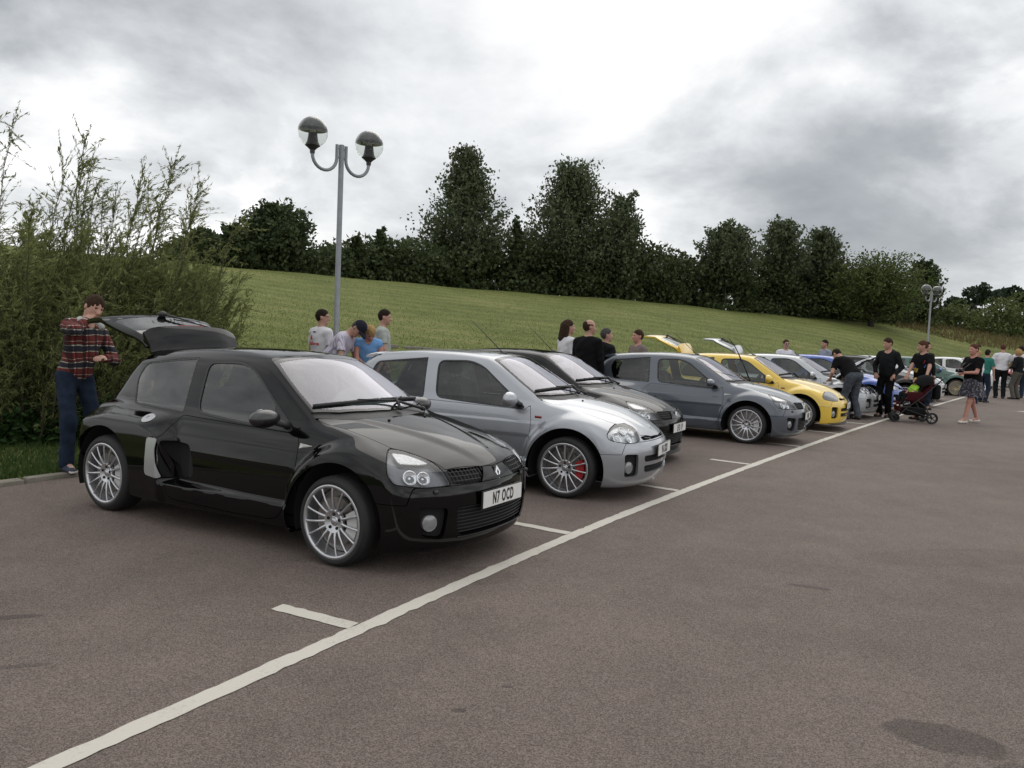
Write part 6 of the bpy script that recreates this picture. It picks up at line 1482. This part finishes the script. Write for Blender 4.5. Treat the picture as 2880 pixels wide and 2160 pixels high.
q = px_at(2590, 1100, 21.1); pos, z, H = at(2580, 956, 21.1); I = person('man in black t-shirt with bright print pushing the pushchair', (q[0], q[1]), CAMDIR(q) - R(38), H=H * .985, f=1.08, head=(R(-38), R(14)), hands=((.30, .34, .98), (.34, -.10, 1.00)), shirt=(M_BLACKT, 'short'), legs=('trousers', M_BLACKT), hair=('short', M_HAIRR), res=.015)
M_PRED, M_PBLU, M_PYEL = mat('print_red2', (.32, .02, .05), .8), mat('print_blue', (.08, .13, .33), .8), mat('print_yellow', (.42, .30, .05), .8)
g = Geo(); g.prism([(-.14, -.035), (.12, -.04), (.14, .04), (-.12, .035)], 0, .001); decal(I, g.mesh('print_patch'), (.14, 0, 1.30), (0, 1, 0), (0, 0, 1), M_PRED, 'print_patch')
g = Geo(); g.prism([(-.10, -.04), (.14, -.035), (.16, .035), (-.11, .03)], 0, .001); decal(I, g.mesh('print_patch'), (.14, .0, 1.21), (0, 1, 0), (0, 0, 1), M_PBLU, 'print_patch')
g = Geo(); g.prism([(-.06, -.05), (.03, -.06), (.05, .04), (.02, .02), (-.02, .05), (-.08, .035)], 0, .001); decal(I, g.mesh('print_patch'), (.14, -.03, 1.12), (0, 1, 0), (0, 0, 1), M_PYEL, 'print_patch')
pos, z, H = at(2606, 957, 25.0); person('dark-haired man looking over the shoulder of the man with the pushchair', pos, CAMDIR(pos) + R(35), H=H * .97, head=(R(15), R(8)), shirt=(M_CHAR, 'long'), hair=('short', M_HAIRD), res=.018)
# woman with camera
q = px_ground(2726, 1190); pos, z, H = at(2728, 966, math.hypot(q[0], q[1])); I = person('woman in black top and floral skirt holding a camera, walking left', (q[0], q[1]), R(196), H=H * .985, f=1.12, lean=R(2), head=(R(2), R(4)), hands=((.33, .06, 1.13), (.30, -.04, 1.11)), feet=((.24, .09), (-.27, -.07, .10)), shirt=(M_BLACKT, 'short'), legs=('skirt', M_FLORAL), shoes=M_CREAM, hair=('bun', M_HAIRR), skin=M_SKIN2, res=.013, fine_hand=.011, hem=.93)
k = I['k']; g = Geo(); g.box((.385 * k, .02 * k, 1.175 * k), (.07, .14, .09), bev=.015); g.lathe([(.034, 0), (.038, .02), (.038, .07), (.0, .07)], 16, Matrix.Translation((.42 * k, .02 * k, 1.17 * k)) @ Matrix.Rotation(R(90), 4, 'Y'))
cam_o = put('hand_camera', g.smooth_mesh('hand_camera'), M_GLOSSBLACK, None, (q[0], q[1], 0), (0, 0, R(196))); tag(cam_o, 'black camera held in front of the woman in the floral skirt', 'camera')
g = Geo(); st = [tuple(k * I['up']((.11, s * .085, 1.36))) for s in (1, -1)]; nk = [tuple(k * I['up']((-.03, s * .07, 1.455))) for s in (1, -1)]
g.tube([(.37 * k, .07 * k, 1.20 * k), (.20 * k, .08 * k, 1.33 * k), st[0], nk[0]], .011, 5, flat=.4); g.tube([(.37 * k, -.03 * k, 1.20 * k), (.20 * k, -.07 * k, 1.33 * k), st[1], nk[1]], .011, 5, flat=.4); put('strap', g.mesh('strap'), M_TRIM, cam_o)
# people at the right edge
pos, z, H = at(2752, 985, 30); person('person whose forehead shows just behind the woman with the camera', pos, R(190), H=H * .99, shirt=(M_WHITET, 'long'), hair=('short', M_HAIRL), res=.02)
pos, z, H = at(2775, 976, 31); person('person in teal shirt facing away beyond the woman with the camera', pos, R(30), H=H * .95, lean=R(8), shirt=(M_TEAL, 'short'), hair=('short', M_HAIRD), res=.02)
q = px_ground(2810, 1120); pos, z, H = at(2816, 968, math.hypot(q[0], q[1])); person('man in white t-shirt and dark trousers, back turned, near the right edge', (q[0], q[1]), R(70), H=H * .99, f=1.08, hands=((.20, .20, 1.05), (.22, -.18, 1.08)), head=(R(-10), R(18)), shirt=(M_WHITET, 'short'), legs=('trousers', M_CHAR), hair=('short', M_HAIRR), res=.018)
q = px_ground(2856, 1123); pos, z, H = at(2860, 980, math.hypot(q[0], q[1])); person('fair-haired person in dark jacket and khaki trousers at the right edge', (q[0], q[1]), R(120), H=H * .985, f=1.1, head=(R(10), R(15)), hands=((.2, .15, 1.1), (.2, -.12, 1.1)), shirt=(M_CHAR, 'long'), legs=('trousers', M_KHAKI), hair=('bob', M_HAIRL), res=.018)
pos, z, H = at(2874, 972, 36); person('dark-haired person in white at the very right edge', pos, R(60), H=H * .98, shirt=(M_WHITET, 'short'), hair=('short', M_HAIRD), res=.02)

# ------------------------------------------------------------------ pushchair with a child
q = px_ground(2562, 1187); py = R(172); M_PFR = mat('pram_frame', (.018, .018, .02), .4, metal=.3); M_PFAB = cloth('pram_red', (.050, .008, .011)); M_PBLK = cloth('pram_black', (.010, .010, .011))
root = empty('pushchair', (q[0], q[1], 0), py); tag(root, 'black and dark red pushchair with a small child in it', 'pushchair')
def pwheel(x, y, r):
    g = Geo(); g.lathe([(r * .72, -.018), (r * .9, -.024), (r, -.012), (r, .012), (r * .9, .024), (r * .72, .018)], 24, axis='y', close=True); w = g.sbuild('wheel', M_RUBBER, root, (x, y, r))
    g = Geo(); g.lathe([(0, -.012), (.02, -.014), (.025, -.005)], 12, axis='y')
    for k in range(5): a = 2 * math.pi * k / 5; g.tube([(.012 * math.cos(a), 0, .012 * math.sin(a)), (r * .74 * math.cos(a), 0, r * .74 * math.sin(a))], .008, 5)
    g.lathe([(r * .66, -.01), (r * .74, -.012), (r * .74, .012), (r * .66, .01)], 20, axis='y', close=True); g.build('rim', M_PFR, w)
for x, y, r in ((.40, .16, .095), (.40, .09, .095), (.32, -.20, .095), (.32, -.27, .095)): pwheel(x, y, r)
for y in (.28, -.28): pwheel(-.34, y, .13)
g = Geo()
for s in (-1, 1):
    g.tube([(.38, s * .18, .10), (.20, s * .22, .32), (-.15, s * .24, .62), (-.52, s * .25, 1.02)], .014, 8); g.tube([(-.34, s * .26, .13), (-.18, s * .25, .40), (-.02, s * .24, .52)], .013, 8); g.tube([(-.34, s * .26, .13), (.20, s * .22, .30)], .011, 8)
g.tube([(-.52, -.25, 1.02), (-.56, -.12, 1.05), (-.56, .12, 1.05), (-.52, .25, 1.02)], .016, 8); g.tube([(-.34, -.28, .13), (-.34, .28, .13)], .011, 8); g.tube([(.38, -.25, .10), (.38, .18, .10)], .011, 8); g.sbuild('frame', M_PFR, root)
g = Geo(); M = Matrix.Translation((.06, 0, .50)) @ Matrix.Rotation(R(-6), 4, 'Y'); g.box((0, 0, 0), (.36, .36, .06), M, .028); M2 = Matrix.Translation((-.12, 0, .50)) @ Matrix.Rotation(R(-28), 4, 'Y'); g.box((0, 0, .26), (.07, .38, .54), M2, .03)
for s in (-1, 1): g.box((.02, s * .19, .60), (.34, .03, .20), None, .014)
g.box((.27, 0, .40), (.05, .34, .22), Matrix.Rotation(R(8), 4, 'Y'), .02); g.sbuild('seat', M_PFAB, root)
V = []; F = []; nb = 7; nc = 13
for i in range(nb):
    a = R(20 + 95 * i / (nb - 1)); 
    for j in range(nc): b = math.pi * j / (nc - 1); V.append((-.26 + .30 * math.cos(a) * (.35 + .65 * math.sin(b)), .215 * math.cos(b), .80 + .30 * math.sin(a) * (.25 + .75 * math.sin(b))))
for i in range(nb - 1):
    for j in range(nc - 1): F.append([i * nc + j, i * nc + j + 1, (i + 1) * nc + j + 1, (i + 1) * nc + j])
g = Geo(); g.add(V, F); g.sbuild('hood', M_PBLK, root)
g = Geo(); g.box((-.02, 0, .25), (.46, .40, .17), None, .05); g.sbuild('basket', M_PBLK, root)
g = Geo(); g.box((-.46, .10, .72), (.12, .26, .34), Matrix.Rotation(R(0), 4, 'Y'), .05); g.sbuild('bag', M_PBLK, root)
w = np.array([q[0], q[1]]) + np.array([math.cos(py) * .02, math.sin(py) * .02])
person('small child in lime bib sitting in the pushchair', tuple(w), py + R(12), H=.98, f=1.05, seat=.985, z0=0.0, lean=R(-10), head=(R(12), R(16)), hands=((.30, .22, 1.04), (.30, -.20, 1.00)), feet=((.52, .12, .74), (.52, -.12, .78)), shirt=(M_LIME, 'short'), legs=('trousers', M_CHAR), shoes=M_CREAM, hair=('short', M_HAIRL), res=.022, hem=None)
